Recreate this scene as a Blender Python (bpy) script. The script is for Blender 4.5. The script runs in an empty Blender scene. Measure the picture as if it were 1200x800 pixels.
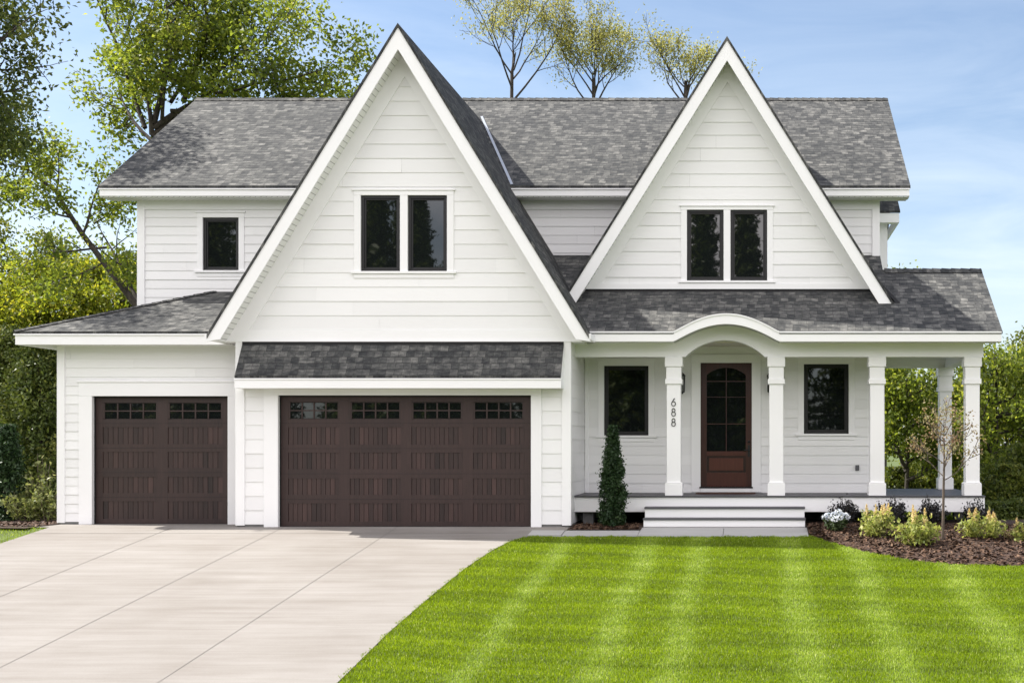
import bpy, math, random
import numpy as np
from mathutils import Vector, Matrix

# ------------------------------------------------------------------ camera, sky, sun, exposure
scene = bpy.context.scene
COL = scene.collection
F = 1476.0            # focal length in photo pixels (1200 wide)
VX, VY = 888.0, 520.0  # principal point (camera stands in front of the porch, level)
EYE = 1.6

cam_d = bpy.data.cameras.new("camera")
cam = bpy.data.objects.new("camera", cam_d)
COL.objects.link(cam)
cam.location = (0, 0, EYE)
cam.rotation_euler = (math.radians(90), 0, 0)
cam_d.sensor_width = 36.0
cam_d.lens = 36.0 * F / 1200.0
cam_d.shift_x = -(VX - 600.0) / 1200.0
cam_d.shift_y = (VY - 400.0) / 1200.0
cam_d.clip_start = 0.1
cam_d.clip_end = 3000
scene.camera = cam

SUN = Vector((-0.84, 0.17, 1.0)).normalized()      # towards the sun: left, slightly behind the house
SUN_EL = math.asin(SUN.z)
SUN_AZ = math.atan2(SUN.x, SUN.y)

world = bpy.data.worlds.new("World")
scene.world = world
world.use_nodes = True
wn = world.node_tree
wn.nodes.clear()
out = wn.nodes.new('ShaderNodeOutputWorld')
bg = wn.nodes.new('ShaderNodeBackground')
sky = wn.nodes.new('ShaderNodeTexSky')
sky.sky_type = 'NISHITA'
sky.sun_disc = False
sky.sun_elevation = SUN_EL
sky.sun_rotation = SUN_AZ
sky.air_density = 1.0
sky.dust_density = 1.0
sky.ozone_density = 2.2
bg.inputs['Strength'].default_value = 0.09
# thin high cloud, kept in the lower part of the sky
tc = wn.nodes.new('ShaderNodeTexCoord')
mp = wn.nodes.new('ShaderNodeMapping'); mp.inputs['Scale'].default_value = (2.0, 2.0, 7.5)
nz = wn.nodes.new('ShaderNodeTexNoise'); nz.inputs['Scale'].default_value = 2.3
nz.inputs['Detail'].default_value = 7; nz.inputs['Roughness'].default_value = 0.58
nz.inputs['Distortion'].default_value = 0.5
cr = wn.nodes.new('ShaderNodeMapRange')
cr.inputs['From Min'].default_value = 0.28; cr.inputs['From Max'].default_value = 0.76
cr.inputs['To Max'].default_value = 0.9
sx = wn.nodes.new('ShaderNodeSeparateXYZ')
hz = wn.nodes.new('ShaderNodeMapRange')
hz.inputs['From Min'].default_value = 0.42; hz.inputs['From Max'].default_value = 0.02
mul = wn.nodes.new('ShaderNodeMath'); mul.operation = 'MULTIPLY'
mix = wn.nodes.new('ShaderNodeMix'); mix.data_type = 'RGBA'
mix.inputs[7].default_value = (6.3, 6.9, 7.5, 1)
L = wn.links.new
L(tc.outputs['Generated'], mp.inputs['Vector']); L(mp.outputs['Vector'], nz.inputs['Vector'])
L(nz.outputs['Fac'], cr.inputs['Value']); L(tc.outputs['Generated'], sx.inputs['Vector'])
L(sx.outputs['Z'], hz.inputs['Value']); L(cr.outputs['Result'], mul.inputs[0]); L(hz.outputs['Result'], mul.inputs[1])
L(mul.outputs[0], mix.inputs[0]); L(sky.outputs['Color'], mix.inputs[6])
# bright cloud added behind the camera to fill the shaded facade; windows mirror it
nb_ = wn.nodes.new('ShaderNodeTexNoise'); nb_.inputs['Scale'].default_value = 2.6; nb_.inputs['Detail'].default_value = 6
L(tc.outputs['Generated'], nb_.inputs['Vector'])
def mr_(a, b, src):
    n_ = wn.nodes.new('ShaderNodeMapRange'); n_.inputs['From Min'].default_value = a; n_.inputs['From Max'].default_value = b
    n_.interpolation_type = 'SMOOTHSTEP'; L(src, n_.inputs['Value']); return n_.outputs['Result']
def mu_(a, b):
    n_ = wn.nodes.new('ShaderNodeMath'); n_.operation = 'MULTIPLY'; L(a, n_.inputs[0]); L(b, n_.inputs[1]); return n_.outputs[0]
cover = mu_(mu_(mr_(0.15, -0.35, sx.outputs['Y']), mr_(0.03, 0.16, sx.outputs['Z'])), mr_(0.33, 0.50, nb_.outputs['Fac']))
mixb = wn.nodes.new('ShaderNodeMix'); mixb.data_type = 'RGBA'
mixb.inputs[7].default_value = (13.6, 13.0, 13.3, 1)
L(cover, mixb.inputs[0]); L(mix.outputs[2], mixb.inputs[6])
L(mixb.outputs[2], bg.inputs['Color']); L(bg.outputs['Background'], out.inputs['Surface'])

sun_d = bpy.data.lights.new("sun", 'SUN')
sun_d.energy = 5.0
sun_d.angle = math.radians(0.5)
sun_d.color = (1.0, 0.95, 0.87)
sun = bpy.data.objects.new("sun", sun_d)
COL.objects.link(sun)
sun.rotation_euler = SUN.to_track_quat('Z', 'Y').to_euler()
sun.location = SUN * 60

scene.view_settings.view_transform = 'Standard'
scene.view_settings.look = 'None'
scene.view_settings.gamma = 1.0
scene.view_settings.use_curve_mapping = False
scene.view_settings.exposure = 0.98

# ------------------------------------------------------------------ helpers
def wx(px, Y): return (px - VX) * Y / F
def wz(py, Y): return EYE + (VY - py) * Y / F

class MB:
    """collects faces and links them as ONE mesh object"""
    def __init__(self):
        self.v = []; self.f = []; self.uv = []; self.tone = []; self.pr = []; self.cur = 0; self.nxt = 0
    def begin(self): self.nxt += 1; self.cur = self.nxt
    def end(self): self.cur = 0
    def face(self, pts, uv=None, tone=0.5):
        b = len(self.v)
        self.pr.append(self.cur)
        self.v.extend([tuple(p) for p in pts])
        self.f.append(tuple(range(b, b + len(pts))))
        self.uv.append(uv if uv else [(0.0, 0.0)] * len(pts))
        self.tone.append(tone)
    def box(self, x0, x1, y0, y1, z0, z1, tone=0.5):
        self.begin()
        p = [(x, y, z) for z in (z0, z1) for y in (y0, y1) for x in (x0, x1)]
        for q in ((0, 2, 3, 1), (4, 5, 7, 6), (0, 1, 5, 4), (2, 6, 7, 3), (0, 4, 6, 2), (1, 3, 7, 5)):
            pts = [p[i] for i in q]
            self.face(pts, [(a[0] + a[1], a[2]) for a in pts], tone)
        self.end()
    def prism_y(self, poly, y0, y1, tone=0.5):       # polygon in (x,z), extruded along y
        n = len(poly); self.begin()
        self.face([(x, y0, z) for x, z in poly], [(x, z) for x, z in poly], tone)
        self.face([(x, y1, z) for x, z in reversed(poly)], [(x, z) for x, z in reversed(poly)], tone)
        for i in range(n):
            a, b = poly[i], poly[(i + 1) % n]
            self.face([(b[0], y0, b[1]), (a[0], y0, a[1]), (a[0], y1, a[1]), (b[0], y1, b[1])],
                      [(y0, b[1]), (y0, a[1]), (y1, a[1]), (y1, b[1])], tone)
        self.end()
    def prism_x(self, poly, x0, x1, tone=0.5):       # polygon in (y,z), extruded along x
        n = len(poly); self.begin()
        self.face([(x0, y, z) for y, z in poly], None, tone)
        self.face([(x1, y, z) for y, z in reversed(poly)], None, tone)
        for i in range(n):
            a, b = poly[i], poly[(i + 1) % n]
            self.face([(x0, b[0], b[1]), (x0, a[0], a[1]), (x1, a[0], a[1]), (x1, b[0], b[1])], None, tone)
        self.end()
    def slab(self, pts, uv, t):                      # coplanar top polygon, extruded straight down
        n = len(pts); self.begin()
        self.face(pts, uv)
        low = [(p[0], p[1], p[2] - t) for p in pts]
        self.face(list(reversed(low)), list(reversed(uv)))
        for i in range(n):
            j = (i + 1) % n
            self.face([pts[j], pts[i], low[i], low[j]], [uv[j], uv[i], uv[i], uv[j]])
        self.end()
    def tube(self, path, radii, sides=6, cap=True, tone=0.5):
        path = [Vector(p) for p in path]
        if not hasattr(radii, '__len__'): radii = [radii] * len(path)
        b = len(self.v); n = len(path); nf0 = len(self.f); self.begin()
        ref = Vector((0.31, 0.17, 0.93))
        for i, p in enumerate(path):
            d = (path[min(i + 1, n - 1)] - path[max(i - 1, 0)])
            if d.length < 1e-9: d = Vector((0, 0, 1))
            d.normalize()
            a = d.cross(ref)
            if a.length < 1e-3: a = d.cross(Vector((1, 0, 0)))
            a.normalize(); c = d.cross(a)
            for k in range(sides):
                t = 2 * math.pi * k / sides
                q = p + (a * math.cos(t) + c * math.sin(t)) * radii[i]
                self.v.append((q.x, q.y, q.z))
        for i in range(n - 1):
            for k in range(sides):
                k2 = (k + 1) % sides
                self.f.append((b + i * sides + k, b + i * sides + k2, b + (i + 1) * sides + k2, b + (i + 1) * sides + k))
                self.uv.append([(0, 0)] * 4); self.tone.append(tone)
        if cap:
            self.f.append(tuple(b + k for k in reversed(range(sides)))); self.uv.append([(0, 0)] * sides); self.tone.append(tone)
            self.f.append(tuple(b + (n - 1) * sides + k for k in range(sides))); self.uv.append([(0, 0)] * sides); self.tone.append(tone)
        self.pr += [self.cur] * (len(self.f) - nf0); self.end()
    def lathe(self, c, prof, sides=16, tone=0.5):    # prof: (radius, z) list around vertical axis at c
        b = len(self.v); nf0 = len(self.f); self.begin()
        for r, z in prof:
            for k in range(sides):
                t = 2 * math.pi * k / sides
                self.v.append((c[0] + r * math.cos(t), c[1] + r * math.sin(t), c[2] + z))
        for i in range(len(prof) - 1):
            for k in range(sides):
                k2 = (k + 1) % sides
                self.f.append((b + i * sides + k, b + i * sides + k2, b + (i + 1) * sides + k2, b + (i + 1) * sides + k))
                self.uv.append([(0, 0)] * 4); self.tone.append(tone)
        self.pr += [self.cur] * (len(self.f) - nf0); self.end()
    def build(self, name, mat, parent=None, smooth=False, bevel=0.0, split=False):
        if len(self.pr) != len(self.f): self.pr = [0] * len(self.f)
        if split:                                   # every primitive becomes a part of its own
            res = []
            for k in sorted(set(self.pr)):
                q = MB(); ids = [i for i, p in enumerate(self.pr) if p == k]
                mp_ = {}
                for i in ids:
                    for a in self.f[i]: mp_.setdefault(a, len(mp_))
                q.v = [self.v[a] for a in mp_]; q.f = [tuple(mp_[a] for a in self.f[i]) for i in ids]
                q.uv = [self.uv[i] for i in ids]; q.tone = [self.tone[i] for i in ids]; q.pr = [1] * len(ids)
                res.append(q.build(name, mat, parent, smooth, bevel))
            return res[0]
        key = {}; nv_ = []; nf_ = []; nuv = []; nt_ = []
        for f, p, u, t in zip(self.f, self.pr, self.uv, self.tone):   # weld corners inside each primitive
            g = []
            for a in f:
                c = self.v[a]; kk = (p, round(c[0], 5), round(c[1], 5), round(c[2], 5))
                if kk not in key: key[kk] = len(nv_); nv_.append(c)
                g.append(key[kk])
            keep = [i for i in range(len(g)) if g[i] != g[i - 1]]
            if len(keep) < 3: continue
            nf_.append(tuple(g[i] for i in keep)); nuv.append([u[i] for i in keep]); nt_.append(t)
        self.v, self.f, self.uv, self.tone = nv_, nf_, nuv, nt_
        me = bpy.data.meshes.new(name)
        me.from_pydata(self.v, [], self.f)
        uvl = me.uv_layers.new(name='uv')
        flat = [c for f in self.uv for p in f for c in p]
        uvl.data.foreach_set('uv', flat)
        at = me.attributes.new('tone', 'FLOAT', 'FACE')
        at.data.foreach_set('value', self.tone)
        if smooth: me.polygons.foreach_set('use_smooth', [True] * len(me.polygons))
        me.materials.append(mat)
        me.update()
        o = bpy.data.objects.new(name, me)
        COL.objects.link(o)
        if parent is not None:
            o.parent = parent
            o.matrix_parent_inverse = parent.matrix_world.inverted() if parent.type != 'EMPTY' else Matrix.Translation(-parent.location)
        if bevel:
            m = o.modifiers.new('bevel', 'BEVEL'); m.width = bevel; m.segments = 2; m.limit_method = 'ANGLE'
        return o

def np_mesh(name, verts, faces, tone, mat, parent=None, uv=None):
    """fast mesh of equal sized faces from numpy arrays"""
    me = bpy.data.meshes.new(name)
    nv = len(verts); nf, k = faces.shape
    me.vertices.add(nv); me.vertices.foreach_set('co', verts.astype(np.float32).ravel())
    me.loops.add(nf * k); me.loops.foreach_set('vertex_index', faces.astype(np.int32).ravel())
    me.polygons.add(nf); me.polygons.foreach_set('loop_start', np.arange(0, nf * k, k, dtype=np.int32))
    me.update(calc_edges=True)
    at = me.attributes.new('tone', 'FLOAT', 'FACE')
    at.data.foreach_set('value', tone.astype(np.float32))
    me.materials.append(mat)
    o = bpy.data.objects.new(name, me)
    COL.objects.link(o)
    if parent is not None:
        o.parent = parent
        o.matrix_parent_inverse = Matrix.Translation(-parent.location)
    return o

def empty(name, loc):
    o = bpy.data.objects.new(name, None); COL.objects.link(o)
    o.empty_display_size = 0.3
    o.location = loc
    return o

def tag(o, label=None, cat=None, group=None, kind=None):
    if label: o['label'] = label
    if cat: o['category'] = cat
    if group: o['group'] = group
    if kind: o['kind'] = kind
    return o

# ------------------------------------------------------------------ materials
def new_mat(name):
    m = bpy.data.materials.new(name); m.use_nodes = True
    nt = m.node_tree
    return m, nt, nt.nodes, nt.links.new, nt.nodes['Principled BSDF']

def attr(nd, name='tone'):
    a = nd.new('ShaderNodeAttribute'); a.attribute_name = name; a.attribute_type = 'GEOMETRY'
    return a

def math_n(nd, op, a=None, b=None):
    m = nd.new('ShaderNodeMath'); m.operation = op
    for i, x in enumerate((a, b)):
        if isinstance(x, (int, float)): m.inputs[i].default_value = x
    return m

def ramp(nd, stops):
    r = nd.new('ShaderNodeValToRGB')
    el = r.color_ramp.elements
    while len(el) < len(stops): el.new(0.5)
    for e, (p, c) in zip(el, stops):
        e.position = p; e.color = (*c, 1)
    return r

def paint(name, col, rough=0.5, var=0.05, scale=1.3):
    m, nt, nd, L, p = new_mat(name)
    tc = nd.new('ShaderNodeTexCoord')
    n = nd.new('ShaderNodeTexNoise'); n.inputs['Scale'].default_value = scale; n.inputs['Detail'].default_value = 6
    L(tc.outputs['Object'], n.inputs['Vector'])
    d = tuple(c * (1 - var) for c in col)
    r = ramp(nd, [(0.3, d), (0.7, col)])
    L(n.outputs['Fac'], r.inputs['Fac']); L(r.outputs['Color'], p.inputs['Base Color'])
    p.inputs['Roughness'].default_value = rough
    return m

def siding_mat(name, col):
    m, nt, nd, L, p = new_mat(name)
    tc = nd.new('ShaderNodeTexCoord')
    a = attr(nd)
    n = nd.new('ShaderNodeTexNoise'); n.inputs['Scale'].default_value = 0.9; n.inputs['Detail'].default_value = 7
    L(tc.outputs['Object'], n.inputs['Vector'])
    # wood-grain emboss, long along the boards
    mpn = nd.new('ShaderNodeMapping'); mpn.inputs['Scale'].default_value = (3, 3, 60)
    g = nd.new('ShaderNodeTexNoise'); g.inputs['Scale'].default_value = 1.6; g.inputs['Detail'].default_value = 5
    L(tc.outputs['Object'], mpn.inputs['Vector']); L(mpn.outputs['Vector'], g.inputs['Vector'])
    s = math_n(nd, 'MULTIPLY', None, 0.5); L(n.outputs['Fac'], s.inputs[0])
    t = math_n(nd, 'MULTIPLY', None, 0.5); L(a.outputs['Fac'], t.inputs[0])
    ad = math_n(nd, 'ADD'); L(s.outputs[0], ad.inputs[0]); L(t.outputs[0], ad.inputs[1])
    r = ramp(nd, [(0.25, tuple(c * 0.93 for c in col)), (0.75, col)])
    L(ad.outputs[0], r.inputs['Fac']); L(r.outputs['Color'], p.inputs['Base Color'])
    b = nd.new('ShaderNodeBump'); b.inputs['Strength'].default_value = 0.12; b.inputs['Distance'].default_value = 0.01
    L(g.outputs['Fac'], b.inputs['Height']); L(b.outputs['Normal'], p.inputs['Normal'])
    p.inputs['Roughness'].default_value = 0.55
    return m

def shingle_mat(name):
    m, nt, nd, L, p = new_mat(name)
    uv = nd.new('ShaderNodeUVMap'); uv.uv_map = 'uv'
    # slight waviness of the courses
    wn_ = nd.new('ShaderNodeTexNoise'); wn_.inputs['Scale'].default_value = 2.5; wn_.inputs['Detail'].default_value = 2
    L(uv.outputs['UV'], wn_.inputs['Vector'])
    sp = nd.new('ShaderNodeSeparateXYZ'); L(uv.outputs['UV'], sp.inputs[0])
    wob = math_n(nd, 'MULTIPLY_ADD', None, 0.05); wob.inputs[2].default_value = -0.025
    L(wn_.outputs['Fac'], wob.inputs[0])
    vv = math_n(nd, 'ADD'); L(sp.outputs['Y'], vv.inputs[0]); L(wob.outputs[0], vv.inputs[1])
    row_f = math_n(nd, 'DIVIDE', None, 0.14); L(vv.outputs[0], row_f.inputs[0])
    row = math_n(nd, 'FLOOR'); L(row_f.outputs[0], row.inputs[0])
    frac = math_n(nd, 'FRACT'); L(row_f.outputs[0], frac.inputs[0])
    wr = nd.new('ShaderNodeTexWhiteNoise'); wr.noise_dimensions = '1D'; L(row.outputs[0], wr.inputs['W'])
    off = math_n(nd, 'MULTIPLY', None, 37.0); L(wr.outputs['Value'], off.inputs[0])
    uu = math_n(nd, 'DIVIDE', None, 0.15); L(sp.outputs['X'], uu.inputs[0])
    ua = math_n(nd, 'ADD'); L(uu.outputs[0], ua.inputs[0]); L(off.outputs[0], ua.inputs[1])
    cell = math_n(nd, 'FLOOR'); L(ua.outputs[0], cell.inputs[0])
    cu = math_n(nd, 'FRACT'); L(ua.outputs[0], cu.inputs[0])
    cx = nd.new('ShaderNodeCombineXYZ'); L(cell.outputs[0], cx.inputs[0]); L(row.outputs[0], cx.inputs[1])
    wc = nd.new('ShaderNodeTexWhiteNoise'); wc.noise_dimensions = '2D'; L(cx.outputs[0], wc.inputs['Vector'])
    big = nd.new('ShaderNodeTexNoise'); big.inputs['Scale'].default_value = 0.7; big.inputs['Detail'].default_value = 4
    L(uv.outputs['UV'], big.inputs['Vector'])
    gran = nd.new('ShaderNodeTexNoise'); gran.inputs['Scale'].default_value = 60; gran.inputs['Detail'].default_value = 3
    L(uv.outputs['UV'], gran.inputs['Vector'])
    m1 = math_n(nd, 'MULTIPLY', None, 0.17); L(wc.outputs['Value'], m1.inputs[0])
    m2 = math_n(nd, 'MULTIPLY_ADD', None, 0.12); L(big.outputs['Fac'], m2.inputs[0]); L(m1.outputs[0], m2.inputs[2])
    mpf = nd.new('ShaderNodeMapping'); mpf.inputs['Scale'].default_value = (5.0, 10.5, 1)
    fl = nd.new('ShaderNodeTexNoise'); fl.inputs['Scale'].default_value = 1.0; fl.inputs['Detail'].default_value = 5; fl.inputs['Roughness'].default_value = 0.7
    cv = nd.new('ShaderNodeCombineXYZ'); L(ua.outputs[0], cv.inputs[2]); L(sp.outputs['X'], cv.inputs[0]); L(vv.outputs[0], cv.inputs[1])
    L(uv.outputs['UV'], mpf.inputs[0]); L(mpf.outputs[0], fl.inputs['Vector'])
    m2b = math_n(nd, 'MULTIPLY_ADD', None, 0.70); L(fl.outputs['Fac'], m2b.inputs[0]); L(m2.outputs[0], m2b.inputs[2])
    m3 = math_n(nd, 'MULTIPLY_ADD', None, 0.16); L(gran.outputs['Fac'], m3.inputs[0]); L(m2b.outputs[0], m3.inputs[2])
    r = ramp(nd, [(0.34, (0.015, 0.0165, 0.0185)), (0.50, (0.039, 0.0412, 0.0425)), (0.62, (0.080, 0.081, 0.078)), (0.80, (0.205, 0.202, 0.189))])
    L(m3.outputs[0], r.inputs['Fac'])
    # exposed asphalt edge along the bottom of each course and in the slots between tabs
    e1 = math_n(nd, 'LESS_THAN', None, 0.13); L(frac.outputs[0], e1.inputs[0])
    e2 = math_n(nd, 'LESS_THAN', None, 0.07); L(cu.outputs[0], e2.inputs[0])
    e3 = math_n(nd, 'MAXIMUM'); L(e1.outputs[0], e3.inputs[0]); L(e2.outputs[0], e3.inputs[1])
    e4 = math_n(nd, 'MULTIPLY', None, 0.5); L(e3.outputs[0], e4.inputs[0])
    mxe = nd.new('ShaderNodeMix'); mxe.data_type = 'RGBA'; mxe.inputs[7].default_value = (0.014, 0.014, 0.015, 1)
    L(e4.outputs[0], mxe.inputs[0]); L(r.outputs['Color'], mxe.inputs[6]); L(mxe.outputs[2], p.inputs['Base Color'])
    # height: each course is thickest at its lower edge, raised laminated tabs, notches between tabs
    inv = math_n(nd, 'SUBTRACT', 1.0); L(frac.outputs[0], inv.inputs[1])
    gt = math_n(nd, 'GREATER_THAN', None, 0.45); L(wc.outputs['Value'], gt.inputs[0])
    h1 = math_n(nd, 'MULTIPLY_ADD', None, 0.7); L(gt.outputs[0], h1.inputs[0]); L(inv.outputs[0], h1.inputs[2])
    h2 = math_n(nd, 'MULTIPLY_ADD', None, 0.25); L(gran.outputs['Fac'], h2.inputs[0]); L(h1.outputs[0], h2.inputs[2])
    b = nd.new('ShaderNodeBump'); b.inputs['Strength'].default_value = 1.0; b.inputs['Distance'].default_value = 0.026
    L(h2.outputs[0], b.inputs['Height']); L(b.outputs['Normal'], p.inputs['Normal'])
    p.inputs['Roughness'].default_value = 0.9
    p.inputs['Specular IOR Level'].default_value = 0.25
    return m

def wood_mat(name, dark, light, rough=0.45, vert=True):
    m, nt, nd, L, p = new_mat(name)
    tc = nd.new('ShaderNodeTexCoord'); a = attr(nd)
    mpn = nd.new('ShaderNodeMapping'); mpn.inputs['Scale'].default_value = (34, 34, 2.2) if vert else (2.2, 34, 34)
    add = nd.new('ShaderNodeVectorMath'); add.operation = 'ADD'
    sc = nd.new('ShaderNodeVectorMath'); sc.operation = 'SCALE'; sc.inputs[3].default_value = 0.0
    cmb = nd.new('ShaderNodeCombineXYZ')
    k = math_n(nd, 'MULTIPLY', None, 13.0); L(a.outputs['Fac'], k.inputs[0]); L(k.outputs[0], cmb.inputs[2])
    L(tc.outputs['Object'], add.inputs[0]); L(cmb.outputs[0], add.inputs[1]); L(add.outputs[0], mpn.inputs['Vector'])
    n = nd.new('ShaderNodeTexNoise'); n.inputs['Scale'].default_value = 1.0; n.inputs['Detail'].default_value = 6; n.inputs['Distortion'].default_value = 0.6
    L(mpn.outputs['Vector'], n.inputs['Vector'])
    s = math_n(nd, 'MULTIPLY', None, 0.45); L(n.outputs['Fac'], s.inputs[0])
    t = math_n(nd, 'MULTIPLY_ADD', None, 0.55); L(a.outputs['Fac'], t.inputs[0]); L(s.outputs[0], t.inputs[2])
    r = ramp(nd, [(0.2, dark), (0.85, light)])
    L(t.outputs[0], r.inputs['Fac']); L(r.outputs['Color'], p.inputs['Base Color'])
    p.inputs['Roughness'].default_value = rough
    b = nd.new('ShaderNodeBump'); b.inputs['Strength'].default_value = 0.25; b.inputs['Distance'].default_value = 0.004
    L(n.outputs['Fac'], b.inputs['Height']); L(b.outputs['Normal'], p.inputs['Normal'])
    return m

def glass_mat(name, col=(0.008, 0.010, 0.010), ior=1.85):
    m, nt, nd, L, p = new_mat(name)
    p.inputs['Base Color'].default_value = (*col, 1)
    p.inputs['Roughness'].default_value = 0.015
    p.inputs['IOR'].default_value = ior
    tc = nd.new('ShaderNodeTexCoord')
    n = nd.new('ShaderNodeTexNoise'); n.inputs['Scale'].default_value = 1.6; n.inputs['Detail'].default_value = 1
    L(tc.outputs['Object'], n.inputs['Vector'])
    b = nd.new('ShaderNodeBump'); b.inputs['Strength'].default_value = 0.06; b.inputs['Distance'].default_value = 0.02
    L(n.outputs['Fac'], b.inputs['Height']); L(b.outputs['Normal'], p.inputs['Normal'])
    return m

def leaf_mat(name, stops, trans=0.35, rough=0.5):
    m, nt, nd, L, p = new_mat(name)
    a = attr(nd)
    r = ramp(nd, stops)
    L(a.outputs['Fac'], r.inputs['Fac']); L(r.outputs['Color'], p.inputs['Base Color'])
    p.inputs['Roughness'].default_value = rough
    p.inputs['Specular IOR Level'].default_value = 0.3
    tr = nd.new('ShaderNodeBsdfTranslucent')
    hs = nd.new('ShaderNodeHueSaturation'); hs.inputs['Value'].default_value = 1.9; hs.inputs['Saturation'].default_value = 1.05
    hs.inputs['Hue'].default_value = 0.485
    L(r.outputs['Color'], hs.inputs['Color']); L(hs.outputs['Color'], tr.inputs['Color'])
    mx = nd.new('ShaderNodeMixShader'); mx.inputs[0].default_value = trans
    L(p.outputs[0], mx.inputs[1]); L(tr.outputs[0], mx.inputs[2])
    L(mx.outputs[0], nd['Material Output'].inputs['Surface'])
    return m

def bark_mat(name, c0, c1):
    m, nt, nd, L, p = new_mat(name)
    tc = nd.new('ShaderNodeTexCoord')
    mpn = nd.new('ShaderNodeMapping'); mpn.inputs['Scale'].default_value = (9, 9, 2)
    n = nd.new('ShaderNodeTexNoise'); n.inputs['Scale'].default_value = 2.0; n.inputs['Detail'].default_value = 7
    L(tc.outputs['Object'], mpn.inputs[0]); L(mpn.outputs[0], n.inputs['Vector'])
    r = ramp(nd, [(0.3, c0), (0.7, c1)]); L(n.outputs['Fac'], r.inputs['Fac']); L(r.outputs['Color'], p.inputs['Base Color'])
    b = nd.new('ShaderNodeBump'); b.inputs['Strength'].default_value = 0.6; b.inputs['Distance'].default_value = 0.03
    L(n.outputs['Fac'], b.inputs['Height']); L(b.outputs['Normal'], p.inputs['Normal'])
    p.inputs['Roughness'].default_value = 0.9
    return m

def concrete_mat(name, c0, c1, streak=True):
    m, nt, nd, L, p = new_mat(name)
    tc = nd.new('ShaderNodeTexCoord')
    mpn = nd.new('ShaderNodeMapping'); mpn.inputs['Scale'].default_value = (0.16, 1.7, 1)   # broom streaks run across the drive
    n = nd.new('ShaderNodeTexNoise'); n.inputs['Scale'].default_value = 2.6; n.inputs['Detail'].default_value = 8; n.inputs['Roughness'].default_value = 0.62
    L(tc.outputs['Object'], mpn.inputs[0]); L(mpn.outputs[0], n.inputs['Vector'])
    n2 = nd.new('ShaderNodeTexNoise'); n2.inputs['Scale'].default_value = 0.8; n2.inputs['Detail'].default_value = 7
    L(tc.outputs['Object'], n2.inputs['Vector'])
    n3 = nd.new('ShaderNodeTexNoise'); n3.inputs['Scale'].default_value = 45; n3.inputs['Detail'].default_value = 4
    L(tc.outputs['Object'], n3.inputs['Vector'])
    a1 = math_n(nd, 'MULTIPLY', None, 0.62); L(n.outputs['Fac'], a1.inputs[0])
    a2 = math_n(nd, 'MULTIPLY_ADD', None, 0.34); L(n2.outputs['Fac'], a2.inputs[0]); L(a1.outputs[0], a2.inputs[2])
    a3 = math_n(nd, 'MULTIPLY_ADD', None, 0.14); L(n3.outputs['Fac'], a3.inputs[0]); L(a2.outputs[0], a3.inputs[2])
    r = ramp(nd, [(0.33, c0), (0.70, c1)]); L(a3.outputs[0], r.inputs['Fac']); L(r.outputs['Color'], p.inputs['Base Color'])
    p.inputs['Roughness'].default_value = 0.85
    b = nd.new('ShaderNodeBump'); b.inputs['Strength'].default_value = 0.15; b.inputs['Distance'].default_value = 0.005
    L(n3.outputs['Fac'], b.inputs['Height']); L(b.outputs['Normal'], p.inputs['Normal'])
    return m

def noise_mat(name, stops, scale, rough=0.95, bump=0.5, dist=0.03):
    m, nt, nd, L, p = new_mat(name)
    tc = nd.new('ShaderNodeTexCoord')
    n = nd.new('ShaderNodeTexNoise'); n.inputs['Scale'].default_value = scale; n.inputs['Detail'].default_value = 9; n.inputs['Roughness'].default_value = 0.65
    L(tc.outputs['Object'], n.inputs['Vector'])
    r = ramp(nd, stops); L(n.outputs['Fac'], r.inputs['Fac']); L(r.outputs['Color'], p.inputs['Base Color'])
    b = nd.new('ShaderNodeBump'); b.inputs['Strength'].default_value = bump; b.inputs['Distance'].default_value = dist
    L(n.outputs['Fac'], b.inputs['Height']); L(b.outputs['Normal'], p.inputs['Normal'])
    p.inputs['Roughness'].default_value = rough
    return m

def tone_mat(name, stops, rough=0.8):
    m, nt, nd, L, p = new_mat(name)
    a = attr(nd); r = ramp(nd, stops)
    L(a.outputs['Fac'], r.inputs['Fac']); L(r.outputs['Color'], p.inputs['Base Color'])
    p.inputs['Roughness'].default_value = rough
    return m

def soffit_mat(name):
    m, nt, nd, L, p = new_mat(name)
    uv = nd.new('ShaderNodeUVMap'); uv.uv_map = 'uv'
    sp = nd.new('ShaderNodeSeparateXYZ'); L(uv.outputs['UV'], sp.inputs[0])
    d = math_n(nd, 'DIVIDE', None, 0.115); L(sp.outputs['X'], d.inputs[0])
    fr = math_n(nd, 'FRACT'); L(d.outputs[0], fr.inputs[0])
    lt = math_n(nd, 'LESS_THAN', None, 0.13); L(fr.outputs[0], lt.inputs[0])
    mx = nd.new('ShaderNodeMix'); mx.data_type = 'RGBA'
    mx.inputs[6].default_value = (0.80, 0.80, 0.79, 1); mx.inputs[7].default_value = (0.42, 0.42, 0.42, 1)
    L(lt.outputs[0], mx.inputs[0]); L(mx.outputs[2], p.inputs['Base Color'])
    b = nd.new('ShaderNodeBump'); b.invert = True; b.inputs['Strength'].default_value = 0.6; b.inputs['Distance'].default_value = 0.01
    L(lt.outputs[0], b.inputs['Height']); L(b.outputs['Normal'], p.inputs['Normal'])
    p.inputs['Roughness'].default_value = 0.6
    return m

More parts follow.
